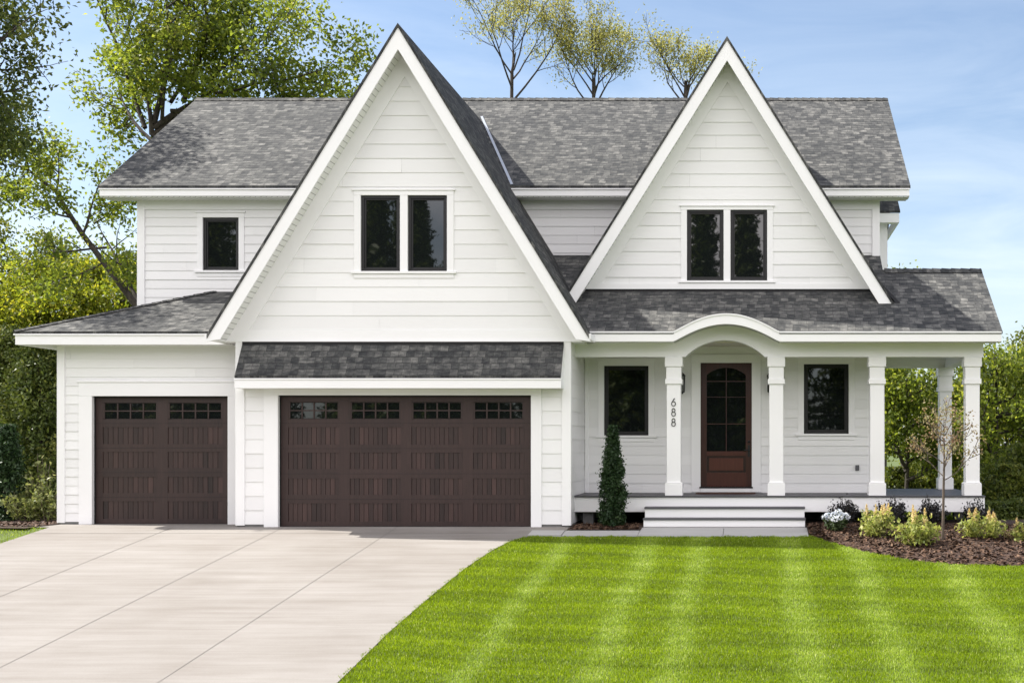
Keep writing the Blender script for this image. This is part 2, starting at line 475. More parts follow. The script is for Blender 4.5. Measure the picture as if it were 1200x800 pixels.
M = {}
M['siding'] = siding_mat('white_siding_paint', (0.82, 0.82, 0.82))
M['trim'] = paint('white_trim_paint', (0.85, 0.85, 0.855), 0.45, 0.03)
M['soffit'] = soffit_mat('white_soffit_panels')
M['shingle'] = shingle_mat('asphalt_shingles')
M['gdoor'] = wood_mat('dark_brown_garage_wood', (0.013, 0.0065, 0.0060), (0.060, 0.031, 0.027), 0.5)
M['fdoor'] = wood_mat('mahogany_door_wood', (0.014, 0.0035, 0.0025), (0.085, 0.022, 0.013), 0.35)
M['black'] = paint('black_window_metal', (0.006, 0.006, 0.007), 0.45, 0.2)
M['gap'] = paint('dark_rubber_seal', (0.008, 0.008, 0.009), 0.8, 0.2)
M['glass'] = glass_mat('window_glass')
M['lamp_glass'] = glass_mat('lantern_glass', (0.05, 0.05, 0.045), 1.5)
M['deck'] = wood_mat('grey_composite_deck', (0.055, 0.055, 0.062), (0.105, 0.105, 0.115), 0.55, False)
M['mat'] = noise_mat('brown_doormat_fibre', [(0.3, (0.05, 0.02, 0.014)), (0.7, (0.10, 0.045, 0.03))], 40, 0.95)
M['flash'] = paint('galvanised_flashing', (0.36, 0.39, 0.43), 0.35, 0.1)
M['found'] = noise_mat('foundation_concrete', [(0.3, (0.10, 0.10, 0.10)), (0.7, (0.17, 0.17, 0.165))], 5, 0.9, 0.2)
M['digit'] = paint('dark_metal_numerals', (0.05, 0.05, 0.055), 0.4, 0.1)
M['grey'] = paint('grey_plastic', (0.10, 0.10, 0.11), 0.5, 0.1)
M['ceiling'] = paint('porch_ceiling_paint', (0.66, 0.62, 0.54), 0.6, 0.05)
M['concrete'] = concrete_mat('driveway_concrete', (0.146, 0.128, 0.110), (0.236, 0.222, 0.206))
M['walk'] = concrete_mat('walkway_concrete', (0.30, 0.295, 0.285), (0.40, 0.395, 0.385))
M['joint'] = paint('sawn_joint_dirt', (0.205, 0.19, 0.172), 0.9, 0.2)
M['ground'] = noise_mat('turf_ground', [(0.3, (0.045, 0.065, 0.012)), (0.7, (0.085, 0.12, 0.02))], 3.0, 0.95)
M['mulch'] = noise_mat('mulch_soil', [(0.3, (0.018, 0.010, 0.007)), (0.7, (0.075, 0.040, 0.026))], 14, 0.95, 0.9, 0.05)
M['chips'] = tone_mat('bark_chips', [(0.0, (0.020, 0.010, 0.006)), (0.6, (0.092, 0.046, 0.023)), (1.0, (0.20, 0.125, 0.075))])
M['asphalt'] = noise_mat('street_asphalt', [(0.3, (0.04, 0.04, 0.042)), (0.7, (0.065, 0.065, 0.066))], 25, 0.9, 0.3, 0.01)
M['grass'] = leaf_mat('lawn_grass', [(0.0, (0.058, 0.092, 0.004)), (0.45, (0.170, 0.262, 0.007)), (0.75, (0.275, 0.370, 0.030)), (1.0, (0.42, 0.46, 0.16))], 0.35, 0.55)
M['leaf_maple'] = leaf_mat('maple_leaves', [(0, (0.050, 0.080, 0.012)), (0.5, (0.120, 0.162, 0.022)), (0.85, (0.195, 0.228, 0.034)), (1, (0.28, 0.28, 0.06))], 0.55)
M['leaf_oak'] = leaf_mat('oak_leaves', [(0, (0.030, 0.048, 0.011)), (0.6, (0.075, 0.100, 0.020)), (1, (0.16, 0.175, 0.04))], 0.32)
M['leaf_lime'] = leaf_mat('yellow_green_leaves', [(0, (0.070, 0.105, 0.012)), (0.5, (0.165, 0.200, 0.020)), (1, (0.31, 0.30, 0.035))], 0.5)
M['leaf_willow'] = leaf_mat('olive_fine_leaves', [(0, (0.13, 0.145, 0.035)), (0.5, (0.24, 0.245, 0.065)), (1, (0.37, 0.35, 0.12))], 0.5)
M['leaf_green'] = leaf_mat('mid_green_leaves', [(0, (0.035, 0.055, 0.010)), (0.5, (0.090, 0.115, 0.018)), (1, (0.19, 0.20, 0.045))], 0.45)
M['leaf_dark'] = leaf_mat('evergreen_foliage', [(0, (0.028, 0.048, 0.010)), (0.6, (0.085, 0.115, 0.020)), (1, (0.19, 0.205, 0.045))], 0.2)
M['leaf_arb'] = leaf_mat('arborvitae_foliage', [(0, (0.012, 0.030, 0.012)), (0.6, (0.028, 0.058, 0.018)), (1, (0.055, 0.090, 0.030))], 0.15)
M['leaf_gold'] = leaf_mat('golden_foliage', [(0, (0.10, 0.14, 0.03)), (0.5, (0.25, 0.29, 0.07)), (1, (0.48, 0.44, 0.18))], 0.4)
M['leaf_purple'] = leaf_mat('dark_purple_foliage', [(0, (0.012, 0.010, 0.014)), (0.7, (0.030, 0.030, 0.030)), (1, (0.05, 0.055, 0.045))], 0.1)
M['leaf_pale'] = leaf_mat('hydrangea_leaves', [(0, (0.03, 0.055, 0.02)), (1, (0.09, 0.12, 0.05))], 0.25)
M['petal'] = leaf_mat('pale_petals', [(0, (0.42, 0.47, 0.58)), (0.6, (0.62, 0.64, 0.68)), (1, (0.78, 0.78, 0.76))], 0.25)
M['plume'] = leaf_mat('cream_plumes', [(0, (0.46, 0.36, 0.15)), (0.6, (0.64, 0.54, 0.26)), (1, (0.76, 0.68, 0.42))], 0.3)
M['leaf_russet'] = leaf_mat('russet_leaves', [(0, (0.15, 0.08, 0.055)), (0.5, (0.24, 0.20, 0.09)), (1, (0.34, 0.34, 0.17))], 0.35)
M['leaf_meadow'] = leaf_mat('meadow_foliage', [(0, (0.06, 0.09, 0.02)), (0.6, (0.15, 0.17, 0.05)), (1, (0.32, 0.33, 0.16))], 0.35)
M['bark'] = bark_mat('dark_bark', (0.018, 0.014, 0.011), (0.055, 0.045, 0.036))
M['bark_pale'] = bark_mat('grey_brown_bark', (0.06, 0.045, 0.035), (0.14, 0.11, 0.085))

# ------------------------------------------------------------------ ground
def gz(x, y):
    if y >= 23.9: return 0.0
    if y >= 9.0: return -0.12 * (23.9 - y)
    return -0.12 * 14.9 - 0.5 * (1 - math.exp(-(9.0 - y) * 0.22))

def gz_np(y):
    return np.where(y >= 23.9, 0.0, np.where(y >= 9.0, -0.12 * (23.9 - y), -0.12 * 14.9 - 0.5 * (1 - np.exp(-(9.0 - y) * 0.22))))

def grid_sheet(name, xs, ys, mat, dz=0.0, kind='structure'):
    m = MB()
    nx = len(xs)
    for y in ys:
        for x in xs: m.v.append((x, y, gz(x, y) + dz))
    for j in range(len(ys) - 1):
        for i in range(nx - 1):
            a = j * nx + i
            m.f.append((a, a + 1, a + nx + 1, a + nx)); m.uv.append([(0, 0)] * 4); m.tone.append(0.5)
    o = m.build(name, mat); o['kind'] = kind
    return o

ys = [-900, -300, -120, -60, -30, -15, -8, -4, 0, 2, 4, 6, 7.5, 9] + [9 + 14.9 * i / 12 for i in range(1, 13)] + [27, 32, 45, 80, 200, 500, 1200]
xs = [-1200, -400, -150, -60, -30, -20, -14, -9, -4, 0, 4, 9, 15, 30, 60, 150, 400, 1200]
grid_sheet('ground', xs, ys, M['ground'])

# driveway edge (right side flares towards the house)
EDGE = [(-5.2, 0), (-4.82, 9), (-4.80, 14.5), (-4.84, 16.5), (-4.80, 18.5), (-4.74, 20.2), (-4.62, 21.6), (-4.46, 22.5), (-4.25, 23.05), (-3.95, 23.35)]
def edge_x(y):
    for (xa, ya), (xb, yb) in zip(EDGE, EDGE[1:]):
        if ya <= y <= yb: return xa + (xb - xa) * (y - ya) / (yb - ya)
    return EDGE[-1][0] if y > EDGE[-1][1] else EDGE[0][0]

def drive_mesh():
    m = MB()
    rows = [2, 4, 6, 7.5, 9] + [9 + i * 0.75 for i in range(1, 19)] + [22.9, 23.2, 23.35, 23.62, 23.9, 24.98]
    dz = 0.022
    for j in range(len(rows) - 1):
        y0, y1 = rows[j], rows[j + 1]
        r0, r1 = (edge_x(y0), edge_x(y1)) if y1 <= 23.36 else (-3.585, -3.585) if y0 >= 23.6 else (-3.95, -3.60)
        l0 = l1 = -13.45
        if y0 >= 23.9: l0 = l1 = -13.70; r0 = r1 = -3.66
        p = [(l0, y0, gz(0, y0) + dz), (r0, y0, gz(0, y0) + dz), (r1, y1, gz(0, y1) + dz), (l1, y1, gz(0, y1) + dz)]
        m.face(p)
        for a, b in ((p[1], p[2]), (p[3], p[0])):
            m.face([b, a, (a[0], a[1], a[2] - 0.1), (b[0], b[1], b[2] - 0.1)])
    return m
o = drive_mesh().build('driveway', M['concrete']); o['kind'] = 'structure'
jm = MB()
for xj in (-11.1, -9.0, -6.85):
    rows = [2, 6, 9, 12, 15, 18, 21, 23.9]
    for a, b in zip(rows, rows[1:]):
        jm.face([(xj - .0065, a, gz(0, a) + .026), (xj + .0065, a, gz(0, a) + .026), (xj + .0065, b, gz(0, b) + .026), (xj - .0065, b, gz(0, b) + .026)])
for yj in (23.3,):
    xr = edge_x(yj)
    jm.face([(-13.45, yj - .008, gz(0, yj - .008) + .0262), (xr, yj - .008, gz(0, yj - .008) + .0262), (xr, yj + .008, gz(0, yj + .008) + .0262), (-13.45, yj + .008, gz(0, yj + .008) + .0262)])
o = jm.build('driveway_joints', M['joint']); o['kind'] = 'structure'

# walkway: landing in front of the steps and the strip back to the drive
m = MB()
def sheet_quad(m, x0, x1, y0, y1, dz, t=0.12):
    p = [(x0, y0, gz(0, y0) + dz), (x1, y0, gz(0, y0) + dz), (x1, y1, gz(0, y1) + dz), (x0, y1, gz(0, y1) + dz)]
    m.face(p)
    q = [(a[0], a[1], a[2] - t) for a in p]
    for i in range(4):
        j = (i + 1) % 4
        m.face([p[j], p[i], q[i], q[j]])
sheet_quad(m, -2.20, -0.645, 23.05, 23.9, 0.02)
sheet_quad(m, -0.635, 0.93, 23.05, 23.9, 0.02)
sheet_quad(m, -3.60, -2.21, 23.10, 23.60, 0.018)
sheet_quad(m, -4.22, -3.61, 23.10, 23.56, 0.030)
o = m.build('walkway', M['walk']); o['kind'] = 'structure'
# street far below in front of the lot
m = MB()
m.face([(-200, -13, gz(0, -13) + .02), (200, -13, gz(0, -13) + .02), (200, -4, gz(0, -4) + .02), (-200, -4, gz(0, -4) + .02)])
o = m.build('street', M['asphalt']); o['kind'] = 'structure'

# mulch beds
BED = [(0.93, 23.2), (1.20, 22.75), (1.46, 22.28), (1.78, 21.85), (2.07, 21.5), (2.45, 21.1), (2.85, 20.86), (3.26, 20.72), (3.8, 20.62), (4.35, 20.58), (5.2, 20.6), (6.4, 20.9)]
def bed_front(x):
    for (xa, ya), (xb, yb) in zip(BED, BED[1:]):
        if xa <= x <= xb: return ya + (yb - ya) * (x - xa) / (xb - xa)
    return 23.2 if x < BED[0][0] else 20.9
def mulch_h(x, y):
    d = min(1.0, max(0.0, (y - bed_front(x)) / 0.35))
    return gz(x, y) + 0.005 + 0.05 * d + 0.015 * math.sin(x * 5.1 + y * 3.3) * d
m = MB()
xsb = [0.93 + (6.4 - 0.93) * i / 40 for i in range(41)]
for i in range(40):
    for j in range(14):
        q = []
        for (ii, jj) in ((i, j), (i + 1, j), (i + 1, j + 1), (i, j + 1)):
            x = xsb[ii]; y = bed_front(x) + (25.9 - bed_front(x)) * (jj / 14.0)
            q.append((x, y, mulch_h(x, y)))
        m.face(q)
m.face([(-3.56, 23.61, gz(0, 23.61) + .03), (-2.19, 23.61, gz(0, 23.61) + .03), (-2.19, 23.9, .03), (-3.56, 23.9, .03)])
m.face([(-3.56, 23.9, .03), (0.93, 23.9, .03), (0.93, 25.9, .03), (-3.56, 25.9, .03)])
m.face([(-17.5, 24.05, .035), (-13.76, 23.65, .02), (-13.76, 26.0, .035), (-17.5, 26.0, .035)])
o = m.build('mulch_bed', M['mulch']); o['kind'] = 'structure'

rng = np.random.default_rng(7)
def chips():
    n = 9000
    x = rng.uniform(0.95, 6.3, n); bf = np.array([bed_front(a) for a in x])
    y = bf + (24.5 - bf) * rng.uniform(0, 1, n)
    z = np.array([mulch_h(a, b) for a, b in zip(x, y)]) + 0.008
    n2 = 900
    x2 = rng.uniform(-3.5, -2.25, n2); y2 = rng.uniform(23.62, 24.6, n2); z2 = gz_np(y2) + 0.042
    n3 = 1200
    x3 = rng.uniform(-16.8, -13.8, n3); y3 = rng.uniform(24.0, 25.2, n3); z3 = np.full(n3, .045)
    c = np.stack([np.concatenate([x, x2, x3]), np.concatenate([y, y2, y3]), np.concatenate([z, z2, z3])], 1)
    N = len(c)
    a = rng.uniform(0, 2 * np.pi, N); ln = rng.uniform(.02, .055, N); wd = rng.uniform(.008, .018, N)
    tl = rng.normal(0, .35, N)
    u = np.stack([np.cos(a), np.sin(a), tl], 1) * ln[:, None]
    v = np.stack([-np.sin(a), np.cos(a), rng.normal(0, .4, N)], 1) * wd[:, None]
    V = np.stack([c - u - v, c + u - v, c + u + v, c - u + v], 1).reshape(-1, 3)
    o = np_mesh('mulch_chips', V, np.arange(4 * N).reshape(N, 4), rng.beta(2, 3, N), M['chips'])
    tag(o, 'brown bark chips scattered over the planting beds beside the porch', 'mulch', kind='stuff')
chips()

# lawn blades
def lawn():
    parts = []
    def area(x0, x1, y0, y1, dens):
        n = int((x1 - x0) * (y1 - y0) * dens)
        return rng.uniform(x0, x1, n), rng.uniform(y0, y1, n)
    x, y = area(-5.0, 7.2, 12.6, 23.4, 5200)
    ex = np.interp(y, [p[1] for p in EDGE], [p[0] for p in EDGE])
    bfx = np.interp(x, [p[0] for p in BED], [p[1] for p in BED], left=23.06, right=20.9)
    wob = 0.035 * np.sin(x * 9) + 0.03 * np.sin(x * 23 + 1) + 0.02 * np.sin(x * 51)
    keep = (x > ex - 0.02 + 0.03 * np.sin(y * 8) + 0.02 * np.sin(y * 21)) & (y < bfx - 0.02 + wob)
    parts.append((x[keep], y[keep]))
    x, y = area(-19, -13.4, 19, 24.1, 900); k = (y < 23.95 - (x + 13.4) * -0.02); parts.append((x[k], y[k]))
    x, y = area(2.7, 14, 25.5, 36, 260); parts.append((x, y))
    X = np.concatenate([p[0] for p in parts]); Y = np.concatenate([p[1] for p in parts])
    N = len(X)
    Z = gz_np(Y)
    # mowing passes: narrow pale wheel lines along Y, and soft cross bands
    lines = [(-3.44, .20), (-1.93, .24), (-1.03, .22), (0.59, .26), (1.69, .26), (3.15, .3)]
    wheel = np.zeros(N)
    for c, w in lines:
        wheel = np.maximum(wheel, np.exp(-(np.abs(X - c - 0.04 * np.sin(Y * 1.3) - 0.03 * np.sin(Y * 7 + c)) / (w * .92)) ** 3))
    ph = Y + 0.10 * X + 0.10 * np.sin(X * 0.9 + Y) + 0.04 * np.sin(X * 3.1)
    cross = 0.5 + 0.28 * np.sin(ph * 2 * np.pi / 1.02) + 0.22 * np.sin(ph * 2 * np.pi / 0.41 + 1.3 * np.sin(ph * 2.2))
    wheel *= 0.75 + 0.25 * np.sin(Y * 5.1 + X * 2) * np.sin(Y * 2.3 + X)
    patch = 0.5 + 0.25 * np.sin(X * 2.3 + 1.7 * np.sin(Y * 1.1)) + 0.25 * np.sin(Y * 3.7 + 2 * np.sin(X * 1.9))
    ang = rng.uniform(0, 2 * np.pi, N)
    h = rng.uniform(.022, .046, N) * (1 - .25 * wheel)
    lean = rng.uniform(.2, .8, N)
    dirx = np.cos(ang) * .6; diry = np.sin(ang) * .6 + (wheel * 1.3 - (1 - wheel) * 0.35 * (cross - .5) * 2)
    w = rng.uniform(.0026, .0052, N)
    far = Y > 25; h[far] *= 1.4; w[far] *= 3
    wa = rng.uniform(0, np.pi, N)
    wv = np.stack([np.cos(wa) * w, np.sin(wa) * w, np.zeros(N)], 1)
    base = np.stack([X, Y, Z], 1)
    d1 = np.stack([dirx * h * lean * .35, diry * h * lean * .35, h * .6], 1)
    d2 = np.stack([dirx * h * lean, diry * h * lean, h], 1)
    V = np.stack([base - wv, base + wv, base + d1 + wv * .8, base + d1 - wv * .8, base + d2], 1)
    idx = np.arange(N) * 5
    quads = np.stack([idx, idx + 1, idx + 2, idx + 3], 1)
    tris = np.stack([idx + 3, idx + 2, idx + 4, idx + 4], 1)[:, :3]
    tone = np.clip(0.40 + 0.21 * (wheel - .2) * (.6 + .8 * rng.uniform(0, 1, N)) + 0.24 * (cross - .5) + 0.10 * (patch - .5) + rng.normal(0, .18, N), 0, 1)  # stripe brightness from blade lean is also painted into the tone
    tone[rng.uniform(0, 1, N) < .015] = 1.0
    # all triangles
    F3 = np.concatenate([quads[:, [0, 1, 2]], quads[:, [0, 2, 3]], tris], 0)
    o = np_mesh('lawn_grass', V.reshape(-1, 3), F3, np.concatenate([tone, tone, tone]), M['grass'])
    tag(o, 'bright green mown grass with pale stripes in front of the porch', 'lawn', kind='stuff')
lawn()
exec_marker = 'house'

# ------------------------------------------------------------------ house
house = empty('house', (-3.6, 24.0, 0.0))
tag(house, 'white two-gabled suburban house with lap siding, brown garage doors and columned front porch', 'house')

def clip(poly, f):
    """keep the part of a convex polygon where f(p) >= 0"""
    res = []
    for i in range(len(poly)):
        a, b = poly[i], poly[(i + 1) % len(poly)]
        fa, fb = f(a), f(b)
        if fa >= 0: res.append(a)
        if (fa >= 0) != (fb >= 0):
            t = fa / (fa - fb)
            res.append((a[0] + (b[0] - a[0]) * t, a[1] + (b[1] - a[1]) * t))
    return res

def siding(m, origin, U, N, poly, e, z0, holes=(), seed=1, d=0.015, boards=3.66):
    """real lapped boards over a convex polygon (u, z); butt joints staggered; rectangular holes left open"""
    rs = random.Random(seed)
    O = Vector(origin); U = Vector(U); N = Vector(N)
    zs = [p[1] for p in poly]; us = [p[0] for p in poly]
    k0 = math.floor((min(zs) - z0) / e)
    k = k0
    while z0 + k * e < max(zs):
        b0, b1 = z0 + k * e, z0 + (k + 1) * e
        cuts = sorted({b0, b1, *[h for H in holes for h in (H[2], H[3]) if b0 < h < b1]})
        st = rs.uniform(0, boards)
        joints = [min(us) - boards + st + i * boards for i in range(int((max(us) - min(us)) / boards) + 3)]
        tones = [rs.random() for _ in joints]; offs = [rs.uniform(-.003, .003) for _ in joints]
        for ca, cb in zip(cuts, cuts[1:]):
            strip = clip(clip(poly, lambda p: p[1] - ca), lambda p: cb - p[1])
            if len(strip) < 3: continue
            mid = (ca + cb) / 2
            iv = [(-1e3, 1e3)]
            for (hu0, hu1, hz0, hz1) in holes:
                if hz0 < mid < hz1:
                    nv = []
                    for a, b in iv:
                        if hu1 <= a or hu0 >= b: nv.append((a, b))
                        else:
                            if hu0 > a: nv.append((a, hu0))
                            if hu1 < b: nv.append((hu1, b))
                    iv = nv
            for a, b in iv:
                for ji, j0 in enumerate(joints):
                    l, r = max(a, j0 + .0007), min(b, j0 + boards - .0007)
                    if r - l < .01: continue
                    pc = clip(clip(strip, lambda p: p[0] - l), lambda p: r - p[0])
                    if len(pc) < 3: continue
                    def P(p, extra=0.0):
                        t = (p[1] - b0) / e
                        off = d * (1 - t) + .002 * t + offs[ji] * (1 - t) + extra
                        q = O + U * p[0] + N * off
                        return (q.x, q.y, q.z + p[1])
                    m.face([P(p) for p in pc], [(p[0], p[1]) for p in pc], tones[ji])
                    if ca == b0:
                        low = sorted(p[0] for p in pc if abs(p[1] - b0) < 1e-6)
                        if len(low) >= 2 and low[-1] - low[0] > .01:
                            A, B = (low[0], b0), (low[-1], b0)
                            q0 = O + U * A[0]; q1 = O + U * B[0]
                            m.face([P(A), P(B), (q1.x, q1.y, q1.z + b0), (q0.x, q0.y, q0.z + b0)], None, tones[ji])
        k += 1

def wall(name, origin, U, N, poly, e, z0, holes=(), seed=1):
    m = MB()
    siding(m, origin, U, N, poly, e, z0, holes, seed)
    return m.build(name, M['siding'], house)

FRONT = ((1, 0, 0), (0, -1, 0))

# key planes
YA, YB, YP, YU, YS = 24.0, 25.58, 25.97, 27.0, 24.8     # double garage, right gable, porch wall, upper wall, single garage
XA, ZA, SA = -6.72, 9.45, 1.628                          # left gable apex and slope
XB, ZB, SB = -0.611, 9.71, 1.60                          # right gable
YM, ZM, SM, YR = 26.55, 7.04, 0.6667, 31.2               # main eave, slope, ridge
YE, ZE, SE = 24.1, 3.755, 0.652                          # porch eave
YL, ZL, SL = 24.3, 3.77, 0.405                           # side garage eave
XL, XR = -13.27, 2.59                                    # upper walls
ZR = ZM + SM * (YR - YM)
def zporch(y): return ZE + SE * (y - YE)

# ---- windows --------------------------------------------------------------
def window(px0, px1, py0, py1, Y, casing=True, parent=house, muntin=None):
    x0, x1, z0, z1 = wx(px0, Y), wx(px1, Y), wz(py1, Y), wz(py0, Y)
    fw = 0.055
    m = MB()
    yf, yb = Y + .022, Y + .10
    m.box(x0, x0 + fw, yf, yb, z0, z1); m.box(x1 - fw, x1, yf, yb, z0, z1)
    m.box(x0 + fw, x1 - fw, yf, yb, z0, z0 + fw); m.box(x0 + fw, x1 - fw, yf, yb, z1 - fw, z1)
    # inner sash, stepped back
    s = .028; a, b, c, d = x0 + fw, x1 - fw, z0 + fw, z1 - fw
    m.box(a, a + s, yf + .022, yb, c, d); m.box(b - s, b, yf + .022, yb, c, d)
    m.box(a + s, b - s, yf + .022, yb, c, c + s); m.box(a + s, b - s, yf + .022, yb, d - s, d)
    w = m.build('window', M['black'], parent, bevel=.004)
    g = MB(); g.box(a + s, b - s, yf + .042, yf + .05, c + s, d - s)
    rr = random.Random(int(px0 * 7 + py0)); k1, k2 = rr.uniform(-.004, .004), rr.uniform(-.004, .004)
    g.v = [(x, y + k1 * (x - x0) + k2 * (z - z0), z) for x, y, z in g.v]     # panes never sit perfectly parallel
    g.build('pane', M['glass'], w)
    return w, (x0, x1, z0, z1)

def casing(rects, Y, parent, name, side=.10, head=.12, sill=True, gap=None):
    """white boards round one window or a mulled pair, with jamb returns"""
    x0 = min(r[0] for r in rects); x1 = max(r[1] for r in rects); z0 = rects[0][2]; z1 = rects[0][3]
    m = MB(); yf, yb = Y - .024, Y + .02
    m.box(x0 - side, x0, yf, yb, z0, z1); m.box(x1, x1 + side, yf, yb, z0, z1)
    m.box(x0 - side, x1 + side, yf - .003, yb, z1, z1 + head)
    m.box(x0 - side - .03, x1 + side + .03, yf - .022, yb, z1 + head, z1 + head + .03)
    if len(rects) == 2: m.box(rects[0][1], rects[1][0], yf, yb + .05, z0, z1)
    c = m.build(name, M['trim'], parent, bevel=.004)
    s = MB(); s.box(x0 - side - .05, x1 + side + .05, yf - .03, yb, z0 - .045, z0)
    s.box(x0 - side, x1 + side, yf, yb, z0 - .13, z0 - .047)
    s.build('sill', M['trim'], parent, bevel=.004, split=True)
    return (x0 - side + .01, x1 + side - .01, z0 - .12, z1 + head)

# ---- left gable over the double garage -------------------------------------
wA1, rA1 = window(423, 469, 229, 318, YA)
wA2, rA2 = window(478, 524, 229, 318, YA)
hA = (rA1[0] - .05, rA2[1] + .05, rA1[2] - .05, rA1[3] + .05)
zb = 3.57
half = (ZA - .36 - zb) / SA
gA = wall('gable_wall', (0, YA, 0), *FRONT, [(XA - half, zb), (XA + half, zb), (XA, ZA - .36)], .272, 3.50, [hA], 11)
casing([rA1, rA2], YA, gA, 'window_trim', .13, .09)
m = MB()      # frieze boards under the rake and along the bottom
fw = .31
m.prism_y([(XA - half, zb), (XA - half + fw, zb), (XA, ZA - .36 - fw * SA), (XA, ZA - .36)], YA - .030, YA + .02)
m.prism_y([(XA + half, zb), (XA, ZA - .36), (XA, ZA - .36 - fw * SA), (XA + half - fw, zb)], YA - .030, YA + .02)
m.build('frieze_board', M['trim'], gA, split=True)
m = MB(); m.box(XA - half + fw, XA + half - fw, YA - .028, YA + .02, zb, zb + .20)
m.box(XA - half, XA + half, YA - .045, YA + 2.0, zb - .03, zb)
m.build('band_board', M['trim'], gA, split=True)

def rake_roof(name, X0, Z0, S, yf, outer_left, outer_right, polyR, polyL, ywall):
    """steep gable roof: two shingle slabs, rake boards, rake soffits"""
    m = MB()
    k = math.sqrt(1 + S * S)
    for poly, sgn in ((polyR, 1), (polyL, -1)):
        pts = [(X0 + sgn * dx, y, Z0 - S * dx) for dx, y in poly]
        uv = [(y, -dx * k) for dx, y in poly]
        if sgn < 0: pts.reverse(); uv.reverse()
        m.slab(pts, uv, .075)
    r = m.build(name, M['shingle'], house)
    bh = .25 * S                               # vertical depth of the rake board
    for sgn, (dx_end, zcut) in ((1, outer_right), (-1, outer_left)):
        t = .077
        poly = [(X0, Z0 - t), (X0 + sgn * dx_end, Z0 - t - S * dx_end)]
        poly += [(X0 + sgn * (dx_end - max(0, (bh - (Z0 - t - S * dx_end - zcut)) / S)), zcut)] if zcut > Z0 - t - S * dx_end - bh else [(X0 + sgn * dx_end, Z0 - t - S * dx_end - bh)]
        if zcut < Z0 - t - S * dx_end - 1e-4 and len(poly) == 3: poly.insert(2, (X0 + sgn * dx_end, zcut))
        poly += [(X0, Z0 - t - bh)]
        q = MB(); q.prism_y(poly if sgn < 0 else list(reversed(poly)), yf + .02, yf + .055)
        q.build('rake_board', M['trim'], r, split=True)
        s = MB()                               # sloping soffit behind the rake board
        a, b = (X0, Z0 - .36), (X0 + sgn * dx_end, Z0 - .36 - S * dx_end)
        if b[1] < zcut: b = (X0 + sgn * (Z0 - .36 - zcut) / S, zcut)
        ln = math.hypot(b[0] - a[0], b[1] - a[1])
        top = [(a[0], yf + .055, a[1]), (b[0], yf + .055, b[1]), (b[0], ywall + .03, b[1]), (a[0], ywall + .03, a[1])]
        uv = [(0, 0), (ln, 0), (ln, .5), (0, .5)]
        if sgn > 0: top.reverse(); uv.reverse()
        s.slab(top, uv, .012)
        s.build('soffit', M['soffit'], r)
    return r

def zA_dx(z): return (ZA - z) / SA
yA_ridge = YM + (ZA - ZM) / SM
vx_ = zA_dx(ZM)
polyR = [(0, 23.5), (0, yA_ridge), (vx_, YM), (vx_ + .08, YU), (zA_dx(zporch(YU)) + .03, YU), (zA_dx(ZE) + .02, YE), (3.565, YE), (3.565, 23.5)]
polyL = [(0, 23.5), (0, yA_ridge), (vx_, YM), (vx_ + .08, YU), (3.565, YU), (3.565, 23.5)]
rA = rake_roof('gable_roof', XA, ZA, SA, 23.5, (3.60, 3.555), (3.60, 3.555), polyR, polyL, YA)
# eave returns at the foot of the rakes
m = MB()
m.box(XA - 3.60, XA - half, 23.56, YA + 1.2, 3.54, 3.565)
m.box(XA + half, XA + 3.60, 23.56, YE, 3.54, 3.565)
m.build('soffit_return', M['trim'], rA, split=True)
m = MB()     # eave edge of the right slope behind the rake foot, and the white gutter on the left one
m.box(XA + 3.566, XA + 3.605, 23.52, YE, 3.555, 3.66); m.box(XA - 3.605, XA - 3.566, 23.52, YL + .01, 3.555, 3.66)
m.build('eave_board', M['trim'], rA, split=True)
# valley flashing where the gable roof meets the main roof
m = MB()
a = Vector((XA + .10, yA_ridge - .10, ZA - .05)); b = Vector((XA + vx_ + .03, YM, ZM + .015))
n = Vector((0, -SM, 1)).normalized(); side = (b - a).cross(n).normalized() * -.055
m.face([a + n * .012, b + n * .012, b + side + n * .012, a + side + n * .012])
m.face([a + side + n * .012, b + side + n * .012, b + side - n * .03, a + side - n * .03])
m.build('valley_flashing', M['flash'], rA)

# ---- double garage front -----------------------------------------------------
XG0, XG1 = wx(278, YA), wx(668, YA)
d0, d1, dz1 = wx(326.5, YA), wx(622.5, YA), wz(463, YA)
gw = wall('garage_wall', (0, YA, 0), *FRONT, [(XG0, .07), (XG1, .07), (XG1, 3.56), (XG0, 3.56)], .27, .07, [(d0 - .15, d1 + .15, 0, dz1 + .1)], 21)
m = MB()
f0, f1 = YA - .035, YA + .02
m.box(XG0 - .022, XG0 + .15, f0, f1, .05, 3.54); m.box(XG1 - .15, XG1 + .022, f0, f1, .05, 3.54)   # corner boards
m.box(XG1 - .001, XG1 + .022, f1, YA + .14, .05, 3.54)
m.build('corner_board', M['trim'], gw, bevel=.004, split=True)
m = MB()
m.box(d0 - .27, d0, f0 - .004, YA + .16, .02, dz1); m.box(d1, d1 + .20, f0 - .004, YA + .16, .02, dz1)
m.box(d0 - .27, d1 + .20, f0 - .006, YA + .16, dz1, dz1 + .22)
m.build('door_trim', M['trim'], gw, bevel=.004, split=True)
m = MB(); m.box(XG0, d0 - .27, YA - .004, YA + .1, 0, .07); m.box(d1 + .2, XG1, YA - .004, YA + .1, 0, .07)
m.build('foundation', M['found'], gw, split=True)
# right flank of the garage, seen beside the porch
gs = wall('garage_side_wall', (XG1, 0, 0), (0, 1, 0), (1, 0, 0), [(YA, .07), (YP, .07), (YP, 3.75), (YA, 3.75)], .27, .07, [], 22)
m = MB(); m.box(XG1 - .03, XG1 + .004, YA + .1, YP, -.02, .07); m.build('foundation', M['found'], gs, split=True)

